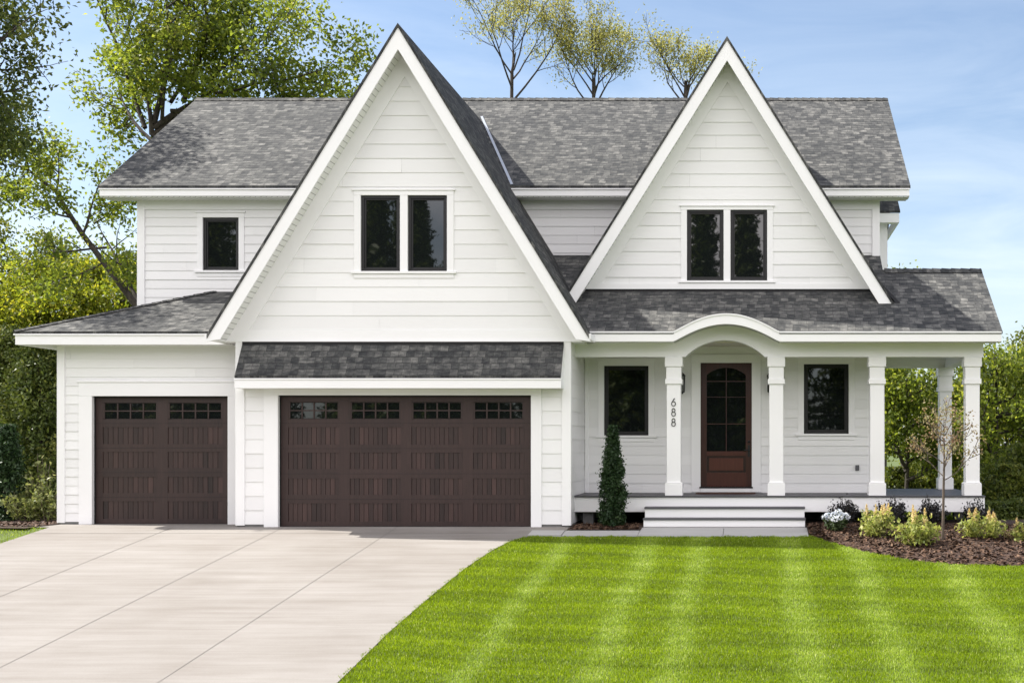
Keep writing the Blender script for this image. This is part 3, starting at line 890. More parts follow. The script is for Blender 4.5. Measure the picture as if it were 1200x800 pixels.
def garage_door(x0, x1, z1, Y, cols, seed):
    """sectional door: frame, four plank bands and a row of lights on top"""
    rs = random.Random(seed)
    m = MB(); yf = Y + .09
    z0 = .03
    H = z1 - z0
    def zf(py): return z0 + H * (615.5 - py) / (615.5 - 463.5)
    m.box(x0, x1, yf + .03, yf + .06, z0, z1, .25)                       # backing
    st = .15; ms = .20                                                   # stiles
    W = (x1 - x0 - 2 * st - (cols - 1) * ms) / cols
    bays = [(x0 + st + i * (W + ms), x0 + st + i * (W + ms) + W) for i in range(cols)]
    m.box(x0, x0 + st, yf, yf + .03, z0, z1, .42); m.box(x1 - st, x1, yf, yf + .03, z0, z1, .45)
    for (a, b), (c, d) in zip(bays, bays[1:]): m.box(b, c, yf, yf + .03, z0, z1, rs.uniform(.36, .5))
    bands = [(471, 491), (500.5, 520.5), (530, 549), (560, 579), (589, 610)]
    edges = [463.5] + [v for b in bands for v in b] + [615.5]
    for a, b in bays:
        for i in range(0, len(edges), 2):
            m.box(a, b, yf + .002, yf + .03, zf(edges[i + 1]), zf(edges[i]), rs.uniform(.3, .52))
        for bi in range(1, 5):
            za, zb_ = zf(bands[bi][1]), zf(bands[bi][0])
            n = 11; w = (b - a) / n
            for k in range(n):
                g = .004
                m.box(a + k * w + g, a + (k + 1) * w - g, yf + .014 + rs.uniform(-.001, .001), yf + .03, za, zb_, min(1, max(0, rs.gauss(.48, .19))))
    # horizontal breaks between the sections
    door = m.build('garage_door', M['gdoor'], house)
    s = MB()
    for py in (495.8, 525.2, 554.5, 584.2): s.box(x0, x1, yf - .001, yf + .0, zf(py) - .003, zf(py) + .003)
    s.box(x0, x1, Y + .05, yf + .06, z0 - .03, z0); s.box(x0, x1, Y + .03, Y + .12, z1 - .02, z1 + .015)
    s.box(x0 - .01, x0 + .012, Y + .05, yf + .01, z0, z1); s.box(x1 - .012, x1 + .01, Y + .05, yf + .01, z0, z1)
    s.build('weather_seal', M['gap'], door)
    za, zb_ = zf(490), zf(472)
    for a, b in bays:
        g = MB(); g.box(a + .03, b - .03, yf + .022, yf + .029, za, zb_); g.build('light_pane', M['glass'], door)
        f = MB()
        f.box(a, a + .035, yf + .004, yf + .03, za - .01, zb_ + .01, .4); f.box(b - .035, b, yf + .004, yf + .03, za - .01, zb_ + .01, .4)
        for k in range(1, 4):
            xm = a + .035 + (b - a - .07) * k / 4
            f.box(xm - .013, xm + .013, yf + .006, yf + .03, za, zb_, .5)
        zm = (za + zb_) / 2
        f.box(a + .035, b - .035, yf + .008, yf + .03, zm - .012, zm + .012, .45)
        f.build('muntin_grid', M['gdoor'], door)
    return door
garage_door(d0, d1, dz1, YA, 4, 5)

# pent roof above the double door
pk = 1 / 1.017
px0, px1 = wx(285, YA), wx(661, YA)
zt, zbm = wz(402, YA), wz(440, YA * pk)
yf = YA * pk
sl = math.hypot(zt - zbm, YA - yf)
m = MB()
m.slab([(px0, YA - .03, zt), (px0, yf, zbm), (px1, yf, zbm), (px1, YA - .03, zt)], [(px0, sl), (px0, 0), (px1, 0), (px1, sl)], .05)
pent = m.build('awning_roof', M['shingle'], house)
m = MB()
m.box(px0 - .005, px1 + .005, yf + .012, yf + .04, zbm - .235, zbm - .052)
m.box(px0 - .015, px1 + .015, yf - .004, yf + .012, zbm - .075, zbm - .048)
m.build('fascia', M['trim'], pent, bevel=.004)
m = MB(); m.box(px0, px1, yf + .04, YA - .02, zbm - .235, zbm - .215); m.build('soffit', M['trim'], pent)
m = MB()
for xx in (px0 + .002, px1 - .022):
    m.prism_x([(yf + .04, zbm - .21), (YA - .03, zbm - .21), (YA - .03, zt - .055), (yf + .04, zbm - .04)], xx, xx + .02)
m.build('end_board', M['trim'], pent, split=True)
m = MB(); m.box(px0, px1, YA - .05, YA - .034, zt - .03, zt + .025); m.build('apron_flashing', M['gap'], pent, split=True)

# ---- single garage -----------------------------------------------------------
XS0, XS1 = wx(69, YS), XG0
s0, s1, sz1 = wx(108.8, YS), wx(267.6, YS), wz(464, YS)
sw = wall('garage_wall', (0, YS, 0), *FRONT, [(XS0, .07), (XS1, .07), (XS1, 3.62), (XS0, 3.62)], .178, .07, [(s0 - .15, s1 + .1, 0, sz1 + .2)], 31)
m = MB(); f0, f1 = YS - .035, YS + .02
m.box(XS0 - .022, XS0 + .13, f0, f1, .05, 3.60)
m.box(XS0 - .022, XS0, f1, YS + .13, .05, 3.60)
m.build('corner_board', M['trim'], sw, bevel=.004, split=True)
m = MB()
m.box(s0 - .26, s0, f0 - .004, YS + .16, .02, sz1); m.box(s1, XG0 - .03, f0 - .004, YS + .16, .02, sz1)
m.box(s0 - .26, XG0 - .03, f0 - .006, YS + .16, sz1, sz1 + .27)
m.box(s0 - .29, XG0 - .03, f0 - .025, YS + .02, sz1 + .27, sz1 + .30)
m.build('door_trim', M['trim'], sw, bevel=.004, split=True)
m = MB(); m.box(XS0, s0 - .26, YS - .004, YS + .1, 0, .07); m.build('foundation', M['found'], sw, split=True)
garage_door(s0, s1, sz1, YS, 2, 9)
lw = wall('garage_side_wall', (XS0, 0, 0), (0, -1, 0), (-1, 0, 0), [(-33, .07), (-YS, .07), (-YS, 3.62), (-33, 3.62)], .178, .07, [], 32)
# hipped roof of the single garage
hx0 = wx(16, YL); jz = ZL + SL * (YU - YL); jx = hx0 + (YU - YL)
m = MB()
k = math.sqrt(1 + SL * SL)
xr = XA - 2.9
m.slab([(hx0, YL, ZL), (xr, YL, ZL), (xr, YU + .1, jz + SL * .1), (jx + .1, YU + .1, jz + SL * .1)],
       [(hx0, 0), (xr, 0), (xr, (YU - YL) * k), (jx, (YU - YL) * k)], .05)
m.slab([(hx0, 33.0, ZL), (hx0, YL, ZL), (jx, YU, jz), (jx, 33.0, jz)], [(33, 0), (YL, 0), (YU, (jx - hx0) * k), (33, (jx - hx0) * k)], .05)
lr = m.build('garage_roof', M['shingle'], house)
m = MB()
m.box(hx0 + .02, XA - 3.55, YL + .015, YL + .045, ZL - .255, ZL - .052)
m.box(hx0 - .005, XA - 3.58, YL - .008, YL + .015, ZL - .075, ZL - .045)
m.box(hx0 + .02, hx0 + .045, YL + .045, 33, ZL - .255, ZL - .052)
m.build('fascia', M['trim'], lr, bevel=.005)
m = MB(); m.box(hx0 + .045, XA - 3.45, YL + .045, YS + .02, ZL - .25, ZL - .235); m.box(hx0 + .045, XS0, YS + .02, 33, ZL - .25, ZL - .235)
m.build('soffit', M['soffit'], lr)
m = MB()
pa, pb = Vector((hx0, YL, ZL)), Vector((jx, YU, jz))
nn = 18
for i in range(nn):
    a = pa.lerp(pb, i / nn); b = pa.lerp(pb, (i + 1.12) / nn)
    w = Vector((.08, -.08, -.022))
    m.face([a + Vector((0, 0, .030)), a + w + Vector((0, 0, .012)), b + w + Vector((0, 0, .006)), b + Vector((0, 0, .016))], [(i, 0), (i, .1), (i + 1, .1), (i + 1, 0)])
    w = Vector((-.08, .08, -.022))
    m.face([a + Vector((0, 0, .030)), b + Vector((0, 0, .016)), b + w + Vector((0, 0, .006)), a + w + Vector((0, 0, .012))], [(i, 0), (i + 1, 0), (i + 1, .1), (i, .1)])
m.build('hip_cap', M['shingle'], lr)

# ---- main body -----------------------------------------------------------------
wU, rU = window(238, 280, 255, 317, YU)
hU = (rU[0] - .05, rU[1] + .05, rU[2] - .05, rU[3] + .05)
mw = wall('upper_wall', (0, YU, 0), *FRONT, [(XL, 3.6), (XR, 3.6), (XR, 6.97), (XL, 6.97)], .19, 3.60, [hU], 41)
casing([rU], YU, wU, 'window_trim', .12, .10)
m = MB()
for xx in (XL, XR):
    s = 1 if xx == XL else -1
    a, b = sorted((xx - s * .022, xx + s * .14)); m.box(a, b, YU - .035, YU + .02, 3.7, 6.9)
    a, b = sorted((xx - s * .022, xx)); m.box(a, b, YU + .02, YU + .14, 3.7, 6.9)
m.build('corner_board', M['trim'], mw, bevel=.004, split=True)
m = MB(); m.box(XL, XR, YU - .03, YU + .02, 6.62, 6.93); m.build('frieze_board', M['trim'], mw, split=True)
YBK = 2 * YR - YU
side_poly = [(YU, 0.07), (YBK, .07), (YBK, 6.97), (YR, ZR - .1), (YU, 6.97)]
wall('side_wall', (XR, 0, 0), (0, 1, 0), (1, 0, 0), side_poly, .19, 3.60, [], 42)
wall('side_wall', (XL, 0, 0), (0, -1, 0), (-1, 0, 0), [(-a, b) for a, b in reversed(side_poly)], .19, 3.60, [], 43)
m = MB(); m.box(XL, XR, YBK - .02, YBK, 0, 6.97); m.build('back_wall', M['siding'], house)

mx0, mx1 = wx(115, YM), wx(1067, YM)
m = MB(); k = math.sqrt(1 + SM * SM); ln = (YR - YM) * k
m.slab([(mx0, YM, ZM), (mx1, YM, ZM), (mx1, YR, ZR), (mx0, YR, ZR)], [(mx0, 0), (mx1, 0), (mx1, ln), (mx0, ln)], .06)
m.slab([(mx0, YR, ZR), (mx1, YR, ZR), (mx1, 2 * YR - YM, ZM), (mx0, 2 * YR - YM, ZM)], [(mx0, ln), (mx1, ln), (mx1, 0), (mx0, 0)], .06)
mr = m.build('main_roof', M['shingle'], house)
m = MB()
m.box(mx0 + .02, mx1 - .02, YM + .015, YM + .045, ZM - .215, ZM - .062)
m.box(mx0 + .01, mx1 - .01, YM - .008, YM + .015, ZM - .085, ZM - .055)        # drip board
m.build('fascia', M['trim'], mr, bevel=.006)
m = MB()
for xx in (mx0 + .02, mx1 - .045):
    m.prism_x([(YM + .046, ZM - .062), (YM + .046, ZM - .23), (YM + .35, ZM - .23), (YR, ZR - .28), (2 * YR - YM - .05, ZM - .28), (2 * YR - YM - .05, ZM - .095), (YR, ZR - .062)], xx, xx + .025)
m.build('rake_board', M['trim'], mr, split=True)
m = MB()
m.box(mx0 + .045, mx1 - .045, YM + .046, YU + .02, ZM - .235, ZM - .217)
for xx, xw in ((XR, mx1 - .045), (mx0 + .045, XL)):
    m.slab([(xx, YM + .3, ZM - .235 + SM * .3), (xw, YM + .3, ZM - .235 + SM * .3), (xw, YR, ZR - .235), (xx, YR, ZR - .235)], [(0, 0), (.6, 0), (.6, 5), (0, 5)], .01)
m.build('soffit', M['soffit'], mr)
m = MB()
xx = mx0
rs = random.Random(4)
while xx < mx1 - .05:                                                         # ridge caps
    x2 = min(mx1, xx + .22)
    for s in (1, -1):
        m.face([(xx, YR, ZR + .034), (xx, YR - s * .15, ZR - .15 * SM + .026), (x2, YR - s * .15, ZR - .15 * SM + .012), (x2, YR, ZR + .018)][::s], [(xx, 0), (xx, .13), (x2, .13), (x2, 0)][::s])
    xx += .2
m.build('ridge_cap', M['shingle'], mr)

# small bay on the far right flank
m = MB(); by = 29.6
bx1 = wx(1040, by + .3)
m.box(XR, bx1, by + .3, by + 2.6, 4.2, 7.0); bay = m.build('bay_wall', M['siding'], house)
m = MB(); bz = wz(247, by)
m.slab([(XR - .0, by, bz), (wx(1055, by), by, bz), (wx(1055, by), by + 1.4, bz + 1.4 * .66), (XR, by + 1.4, bz + 1.4 * .66)], [(0, 0), (.8, 0), (.8, 1.7), (0, 1.7)], .05)
m.slab([(XR - .0, by + 1.4, bz + 1.4 * .66), (wx(1055, by), by + 1.4, bz + 1.4 * .66), (wx(1055, by), by + 2.8, bz), (XR, by + 2.8, bz)], [(0, 1.7), (.8, 1.7), (.8, 0), (0, 0)], .05)
br = m.build('bay_roof', M['shingle'], house)
m = MB(); m.box(XR, wx(1054, by), by + .015, by + .045, bz - .27, bz - .052)
m.box(wx(1053, by) - .02, wx(1054, by), by + .045, by + 2.75, bz - .27, bz - .052); m.build('fascia', M['trim'], br)
m = MB(); m.box(XR, wx(1054, by), by + .045, by + .32, bz - .26, bz - .24); m.build('soffit', M['trim'], br)

# ---- right gable ------------------------------------------------------------------
wB1, rB1 = window(805, 848, 246, 329, YB)
wB2, rB2 = window(856, 899, 246, 329, YB)
hB = (rB1[0] - .05, rB2[1] + .05, rB1[2] - .05, rB1[3] + .05)
zb2 = zporch(YB) + .02
halfB = (ZB - .34 - zb2) / SB
gB = wall('gable_wall', (0, YB, 0), *FRONT, [(XB - halfB, zb2), (XB + halfB, zb2), (XB, ZB - .34)], .262, zb2 - .02, [hB], 51)
casing([rB1, rB2], YB, gB, 'window_trim', .12, .07)
m = MB(); fw = .27
m.prism_y([(XB - halfB, zb2), (XB - halfB + fw, zb2), (XB, ZB - .34 - fw * SB), (XB, ZB - .34)], YB - .03, YB + .02)
m.prism_y([(XB + halfB, zb2), (XB, ZB - .34), (XB, ZB - .34 - fw * SB), (XB + halfB - fw, zb2)], YB - .03, YB + .02)
m.build('frieze_board', M['trim'], gB, split=True)
m = MB(); m.box(XB - halfB + .02, XB + halfB - .02, YB - .034, YB + .02, zb2, zb2 + .11); m.build('band_board', M['trim'], gB, split=True)
m = MB(); m.box(XB - halfB, XB + halfB, YB - .05, YB + .02, zb2 - .05, zb2 - .002); m.build('apron_flashing', M['gap'], gB, split=True)
def zB_dx(z): return (ZB - z) / SB
yfB = 25.06
yB_ridge = YM + (ZB - ZM) / SM
vB = zB_dx(ZM)
low = zB_dx(zporch(yfB)) ; lowU = zB_dx(zporch(YU))
polyR = [(0, yfB), (0, yB_ridge), (vB, YM), (vB + .07, YU), (lowU + .02, YU), (low + .02, yfB)]
lowL = 3.16
polyL = [(0, yfB), (0, yB_ridge), (vB, YM), (vB + .07, YU), (lowU + .02, YU), (lowL, 25.36), (lowL, yfB)]
rB = rake_roof('gable_roof', XB, ZB, SB, yfB, (lowL - .01, 4.36), (low + .005, 4.30), polyR, polyL, YB)
m = MB()     # flashing along the foot of the right slope
a = Vector((XB + low + .02, yfB + .02, zporch(yfB) + .02)); b = Vector((XB + lowU + .02, YU, zporch(YU) + .02))
m.face([a, a + Vector((.10, 0, .006)), b + Vector((.10, 0, .006)), b]); m.face([a + Vector((0, 0, .0)), b, b + Vector((-.03, 0, .06)), a + Vector((-.03, 0, .06))])
m.build('step_flashing', M['gap'], rB)

# ---- porch roof ------------------------------------------------------------------------
pxr = 4.686; YPR = 26.39; k = math.sqrt(1 + SE * SE)
m = MB()
def pr(x, y): return (x, y, zporch(y))
pl = -3.30
AX0, AX1, AH = -1.62, 0.42, .345           # eyebrow span and rise
acx, aw = (AX0 + AX1) / 2, (AX1 - AX0) / 2
def brow(x):
    t = abs(x - acx) / aw
    return 0 if t >= 1 else AH * (1 - t * t) ** 1.15
nb = 32
notch = [(AX0 + (AX1 - AX0) * i / nb, YE + brow(AX0 + (AX1 - AX0) * i / nb) / SE) for i in range(nb + 1)]
outl = [(pl, YE)] + notch + [(pxr, YE), (pxr, YPR), (2.62, YPR), (2.62, YU), (-4.5, YU), (-4.5, YE + 1.6)]
m.slab([pr(x, y) for x, y in outl], [(x, (y - YE) * k) for x, y in outl], .05)
zr = zporch(YPR)
m.slab([(2.62, YPR, zr), (pxr, YPR, zr), (pxr, 2 * YPR - YE, ZE), (2.62, 2 * YPR - YE, ZE)], [(2.6, 3), (pxr, 3), (pxr, 0), (2.6, 0)], .05)
por = m.build('porch_roof', M['shingle'], house)
m = MB(); n = 32
for i in range(n):
    xa, xb = AX0 + (AX1 - AX0) * i / n, AX0 + (AX1 - AX0) * (i + 1) / n
    ha, hb = brow(xa), brow(xb)
    m.face([(xa, YE, ZE + ha + .006), (xb, YE, ZE + hb + .006), (xb, YE + hb / SE + .012, ZE + hb + .006), (xa, YE + ha / SE + .012, ZE + ha + .006)],
           [(xa, 0), (xb, 0), (xb, hb / SE), (xa, ha / SE)])
m.build('eyebrow_roof', M['shingle'], por)
m = MB()
xx = 2.65
while xx < pxr - .02:
    x2 = min(pxr, xx + .22)
    for s in (1, -1):
        m.face([(xx, YPR, zr + .034), (xx, YPR - s * .15, zr - .15 * SE + .026), (x2, YPR - s * .15, zr - .15 * SE + .012), (x2, YPR, zr + .018)][::s], [(xx, 0), (xx, .13), (x2, .13), (x2, 0)][::s])
    xx += .2
m.build('ridge_cap', M['shingle'], por)
def curve_strip(m, xs, top, bot, y0, y1):
    for xa, xb in zip(xs, xs[1:]):
        p = [(xa, bot(xa)), (xb, bot(xb)), (xb, top(xb)), (xa, top(xa))]
        m.face([(x, y0, z) for x, z in p]); m.face([(x, y1, z) for x, z in reversed(p)])
        m.face([(xb, y0, bot(xb)), (xa, y0, bot(xa)), (xa, y1, bot(xa)), (xb, y1, bot(xb))])
        m.face([(xa, y0, top(xa)), (xb, y0, top(xb)), (xb, y1, top(xb)), (xa, y1, top(xa))])
    for x, s in ((xs[0], 1), (xs[-1], -1)):
        m.face([(x, y0, bot(x)), (x, y0, top(x)), (x, y1, top(x)), (x, y1, bot(x))][::s])
fxs = [pl + .05] + [AX0 + (AX1 - AX0) * i / n for i in range(n + 1)] + [pxr - .02]
m = MB()
curve_strip(m, fxs, lambda x: ZE - .004 + brow(x), lambda x: ZE - .195 + brow(x) * .97, YE + .01, YE + .05)
curve_strip(m, fxs, lambda x: ZE - .002 + brow(x), lambda x: ZE - .032 + brow(x), YE - .008, YE + .01)
m.build('fascia', M['trim'], por)
m = MB()    # end gable of the side porch roof
m.prism_x([(YE + .055, ZE - .06), (YE + .055, ZE - .2), (YE + .3, ZE - .2), (YPR, zr - .25), (2 * YPR - YE - .3, ZE - .2), (2 * YPR - YE, ZE - .2), (2 * YPR - YE, ZE - .06), (YPR, zr - .055)], pxr - .05, pxr - .025)
m.build('rake_board', M['trim'], por, split=True)
YBM = 24.62
sxs = [AX0 + (AX1 - AX0) * i / n for i in range(n + 1)]
m = MB()
m.box(pl + .1, AX0, YE + .05, YBM + .01, ZE - .19, ZE - .178); m.box(AX1, pxr - .05, YE + .05, YBM + .01, ZE - .19, ZE - .178)
curve_strip(m, sxs, lambda x: ZE - .178 + brow(x) * .97, lambda x: ZE - .19 + brow(x) * .97, YE + .05, YBM + .01)
m.build('soffit', M['soffit'], por)
# gable triangle closing the side porch attic
m = MB(); m.prism_x([(YE + .5, ZE - .19), (2 * YPR - YE - .5, ZE - .19), (2 * YPR - YE - .5, zporch(YE + .5) - .1), (YPR, zr - .1), (YE + .5, zporch(YE + .5) - .1)], 4.40, 4.43)
m.build('gable_end', M['siding'], por)
m = MB(); m.box(XG1 + .03, XR + .02, YBM + .21, YP, 3.60, 3.62); m.box(XR + .02, 4.40, YBM + .21, 28.1, 3.60, 3.62)
m.build('porch_ceiling', M['ceiling'], por)

# beam with the arch over the steps
zbm_ = wz(418, YBM)
ax0, ax1, apz = wx(803, YBM), wx(896, YBM), wz(398.5, YBM)
acx2, aw2 = (ax0 + ax1) / 2, (ax1 - ax0) / 2
R_ = (aw2 ** 2 + (apz - zbm_) ** 2) / (2 * (apz - zbm_))
def arch(x):
    if x <= ax0 or x >= ax1: return zbm_
    return apz - R_ + math.sqrt(max(0, R_ * R_ - (x - acx2) ** 2))
def beamtop(x): return ZE - .186 + brow(x) * .97
bxs = sorted([XG1 + .005, 4.41, ax0, ax1] + sxs + [ax0 + (ax1 - ax0) * i / 24 for i in range(1, 24)])
m = MB(); curve_strip(m, bxs, beamtop, arch, YBM, YBM + .22)
m.box(4.17, 4.40, YBM + .22, 28.1, zbm_, ZE - .19); m.box(XR, 4.40, 28.1, 28.32, zbm_, ZE - .19)
curve_strip(m, [x for x in bxs if -3.5 < x], lambda x: arch(x) + .03, arch, YBM - .012, YBM)
m.build('porch_beam', M['trim'], house)

# porch wall, windows and door
wP1, rP1 = window(708, 760, 428.5, 510, YP)
wP2, rP2 = window(942, 994.5, 426.5, 508, YP)
dx0, dx1, dzb, dzt = wx(821, YP), wx(881, YP), wz(570, YP), wz(425, YP)
holes = [(r[0] - .05, r[1] + .05, r[2] - .05, r[3] + .05) for r in (rP1, rP2)] + [(dx0 - .1, dx1 + .1, .5, dzt + .1)]
pw = wall('porch_wall', (0, YP, 0), *FRONT, [(XG1, .58), (XR, .58), (XR, 3.62), (XG1, 3.62)], .192, .60, holes, 61)
casing([rP1], YP, wP1, 'window_trim', .12, .12); casing([rP2], YP, wP2, 'window_trim', .12, .12)
m = MB()
m.box(XG1 + .02, XG1 + .09, YP - .035, YP + .02, .6, 3.6); m.box(XR - .13, XR + .022, YP - .035, YP + .02, .6, 3.6)
m.build('corner_board', M['trim'], pw, bevel=.004, split=True)
m = MB(); m.box(dx0 - .19, dx0, YP - .035, YP + .10, .61, dzt); m.box(dx1, dx1 + .19, YP - .035, YP + .10, .61, dzt)
m.box(dx0 - .19, dx1 + .19, YP - .038, YP + .10, dzt, dzt + .17); m.box(dx0, dx1, YP - .05, YP + .1, .61, dzb)
m.build('door_trim', M['trim'], pw, bevel=.004, split=True)
wall('side_wall', (XR, 0, 0), (0, 1, 0), (1, 0, 0), [(YP, .58), (YU, .58), (YU, 5.2), (YP, 3.9)], .192, .60, [], 62)
m = MB(); m.box(XG1, XR, YP + .02, YP + .10, -.05, .58); m.build('foundation', M['found'], pw, split=True)

# front door with arched glass
m = MB()
W = dx1 - dx0; stl = .135; yd = YP + .03
gx0, gx1 = dx0 + stl - .01, dx1 - stl + .01
gz0, gz1 = wz(528.5, YP), wz(430.5, YP)
m.box(dx0, gx0, yd, yd + .05, dzb, dzt, .30); m.box(gx1, dx1, yd, yd + .05, dzb, dzt, .4)
gcx = (gx0 + gx1) / 2; ghw = (gx1 - gx0) / 2
Rg = (ghw ** 2 + .15 ** 2) / (2 * .15)
def garch(x): return gz1 - Rg + math.sqrt(max(0, Rg * Rg - (x - gcx) ** 2))
xs_ = [gx0 + (gx1 - gx0) * i / 16 for i in range(17)]
curve_strip(m, xs_, lambda x: dzt, garch, yd + .002, yd + .05)
m.box(gx0, gx1, yd + .002, yd + .05, wz(534, YP), gz0, .75)
m.box(gx0, gx1, yd + .030, yd + .05, wz(553.5, YP), wz(534, YP), .05)
m.box(gx0 + .05, gx1 - .05, yd + .012, yd + .022, wz(551, YP), wz(536.5, YP), .95)
m.box(gx0, gx1, yd + .002, yd + .05, dzb, wz(553.5, YP), .7)
mt = .009
m.box(gcx - mt, gcx + mt, yd + .008, yd + .045, gz0, gz1 - .01, .35)
for py in (446.5, 496.5): m.box(gx0, gx1, yd + .010, yd + .044, wz(py, YP) - mt, wz(py, YP) + mt, .4)
m.box(gx0, gx1, yd + .011, yd + .043, wz(465, YP) - .006, wz(465, YP) + .006, .3)
fd = m.build('front_door', M['fdoor'], house)
m = MB(); m.box(gx0, gx1, yd + .030, yd + .038, gz0, gz1); m.build('glass', M['glass'], fd)
m = MB()
hx = dx1 - .06; hzc = wz(527, YP)
m.box(hx - .025, hx + .025, yd - .012, yd, hzc - .14, hzc + .10)
m.tube([(hx, yd - .01, hzc), (hx, yd - .055, hzc), (hx - .10, yd - .058, hzc)], .010, 8)
m.lathe((hx, yd - .006, hzc + .17), [(.001, .028), (.026, .018), (.030, 0), (.026, -.018), (.001, -.028)], 10)
m.build('handle', M['black'], fd)
m = MB(); m.box(dx0 - .02, dx1 + .02, YP - .06, YP + .03, dzb - .03, dzb - .0); m.build('threshold', M['gap'], fd)

# deck, skirt and steps
YD = 24.56; zd = .593; dxa, dxb = wx(673, YD), wx(1154, YD)
m = MB(); rs = random.Random(8)
y = YD - .03
while y < 28.35:
    x1_ = dxb + .01
    if y < YP - .12: m.box(dxa - .005, x1_, y, y + .136, zd - .028, zd, rs.random())
    else: m.box(XR + .03, x1_, y, y + .136, zd - .028, zd, rs.random())
    y += .140
dk = m.build('porch_deck', M['deck'], house)
m = MB()
zs0 = wz(599.5, YD)
m.box(dxa, dxb, YD, YD + .035, zs0, zd - .030)
m.box(dxb - .035, dxb, YD + .035, 28.35, zs0, zd - .030)
m.build('skirt_board', M['trim'], dk, bevel=.004)
m = MB()
for xx in (XG1 + .25, -1.64, .36, 2.33, 4.2):
    m.box(xx - .1, xx + .1, YD + .12, YD + .32, -.05, zd - .03)
for yy in (26.4, 28.1): m.box(4.1, 4.3, yy - .1, yy + .1, -.05, zd - .03)
m.build('pier', M['found'], dk, split=True)
m = MB()
sx0, sx1 = wx(754, 23.9), wx(943.5, 23.9)
zt1, zt2 = .387, .190
m.box(sx0, sx1, 24.22, 24.25, zt2 + .0, zt1 - .032); m.box(sx0, sx1, 23.92, 23.95, .0, zt2 - .032)
for xx in (sx0, sx1 - .04):
    m.prism_x([(23.95, 0), (YD, 0), (YD, zt1 - .032), (24.25, zt1 - .032), (24.25, zt2 - .032), (23.95, zt2 - .032)], xx, xx + .04)
stp = m.build('porch_steps', M['trim'], house, bevel=.004)
for za, ya, yb in ((zt1, 24.19, YD - .002), (zt2, 23.89, 24.219)):
    m = MB(); m.box(sx0 - .01, sx1 + .01, ya, ya + (yb - ya) * .49, za - .030, za, .4); m.box(sx0 - .01, sx1 + .01, ya + (yb - ya) * .51, yb, za - .030, za, .6)
    m.build('tread', M['deck'], stp)
m = MB(); m.box(-1.25, -.05, 25.35, 25.85, zd + .001, zd + .016)
dm = m.build('doormat', M['mat'])
tag(dm, 'thin brown doormat lying on the porch deck before the front door', 'doormat')

# columns
def column(xc, yc):
    w = .136
    m = MB(); m.box(xc - w, xc + w, yc - w, yc + w, zd + .24, zbm_ - .001)
    c = m.build('porch_column', M['trim'], house, bevel=.006)
    b = MB(); b.box(xc - w - .034, xc + w + .034, yc - w - .034, yc + w + .034, zd, zd + .235)
    b.prism_y([(xc - w - .034, zd + .235), (xc + w + .034, zd + .235), (xc + w + .004, zd + .262), (xc - w - .004, zd + .262)], yc - w - .03, yc + w + .03)
    b.build('base', M['trim'], c, bevel=.005)
    k = MB(); h = zbm_
    k.box(xc - w - .036, xc + w + .036, yc - w - .036, yc + w + .036, h - .19, h - .002)
    k.box(xc - w - .030, xc + w + .030, yc - w - .030, yc + w + .030, h - .53, h - .43)
    k.box(xc - w - .010, xc + w + .010, yc - w - .010, yc + w + .010, h - .43, h - .19)
    k.build('capital', M['trim'], c, bevel=.005)
    return c
cols = [column(x, 24.76) for x in (-1.643, .362, 2.335, 4.203)]
column(4.19, 28.21)
cols[0]['label'] = 'column bearing the house number 688'

# house number 688 on the first column, thin metal strokes
def digit(ch, xc, zc, h):
    yy = 24.76 - .136 - .010
    m = MB(); r = .0085
    def ring(cz, rx, rz, a0=0, a1=2 * math.pi):
        n = 20
        return [(xc + rx * math.cos(a0 + (a1 - a0) * i / n), yy, cz + rz * math.sin(a0 + (a1 - a0) * i / n)) for i in range(n + 1)]
    if ch == '8':
        m.tube(ring(zc + h * .25, h * .19, h * .22), r, 6); m.tube(ring(zc - h * .22, h * .24, h * .26), r, 6)
    else:
        m.tube(ring(zc - h * .20, h * .25, h * .28), r, 6)
        m.tube([(xc + h * .14, yy, zc + h * .48), (xc + h * .02, yy, zc + h * .32), (xc - h * .12, yy, zc + h * .12), (xc - h * .22, yy, zc - h * .06), (xc - h * .25, yy, zc - h * .18)], r, 6)
    for s in (-1, 1): m.tube([(xc, yy, zc + s * h * .44), (xc, yy + .012, zc + s * h * .44)], .004, 5)
    m.build('number_digit', M['digit'], house)
yq = 24.62
for ch, py in (('6', 471.0), ('8', 482.8), ('8', 494.6)):
    digit(ch, wx(789.3, yq), wz(py, yq), .155)

# wall lanterns either side of the door
def lantern(xc, zc):
    y = YP - .035
    m = MB()
    m.box(xc - .06, xc + .06, y - .022, y, zc - .17, zc + .17)
    m.tube([(xc, y - .02, zc + .10), (xc, y - .12, zc + .22), (xc, y - .14, zc + .17)], .012, 6)
    m.lathe((xc, y - .14, zc), [(.001, .20), (.03, .19), (.10, .12), (.105, .10), (.085, .10)], 4)
    m.lathe((xc, y - .14, zc), [(.001, -.27), (.05, -.26), (.065, -.235), (.085, -.23), (.085, -.21), (.001, -.21)], 4)
    for k in range(4):
        a = k * math.pi / 2
        m.tube([(xc + .082 * math.cos(a), y - .14 + .082 * math.sin(a), zc - .22), (xc + .088 * math.cos(a), y - .14 + .088 * math.sin(a), zc + .11)], .009, 5)
    o = m.build('wall_lantern', M['black'], house)
    g = MB(); g.lathe((xc, y - .14, zc), [(.074, -.21), (.080, .10)], 4); g.build('lantern_glass', M['lamp_glass'], o)
lz = wz(446.5, YP - .15)
lantern(wx(797.5, YP - .15), lz); lantern(wx(904.5, YP - .15), lz)
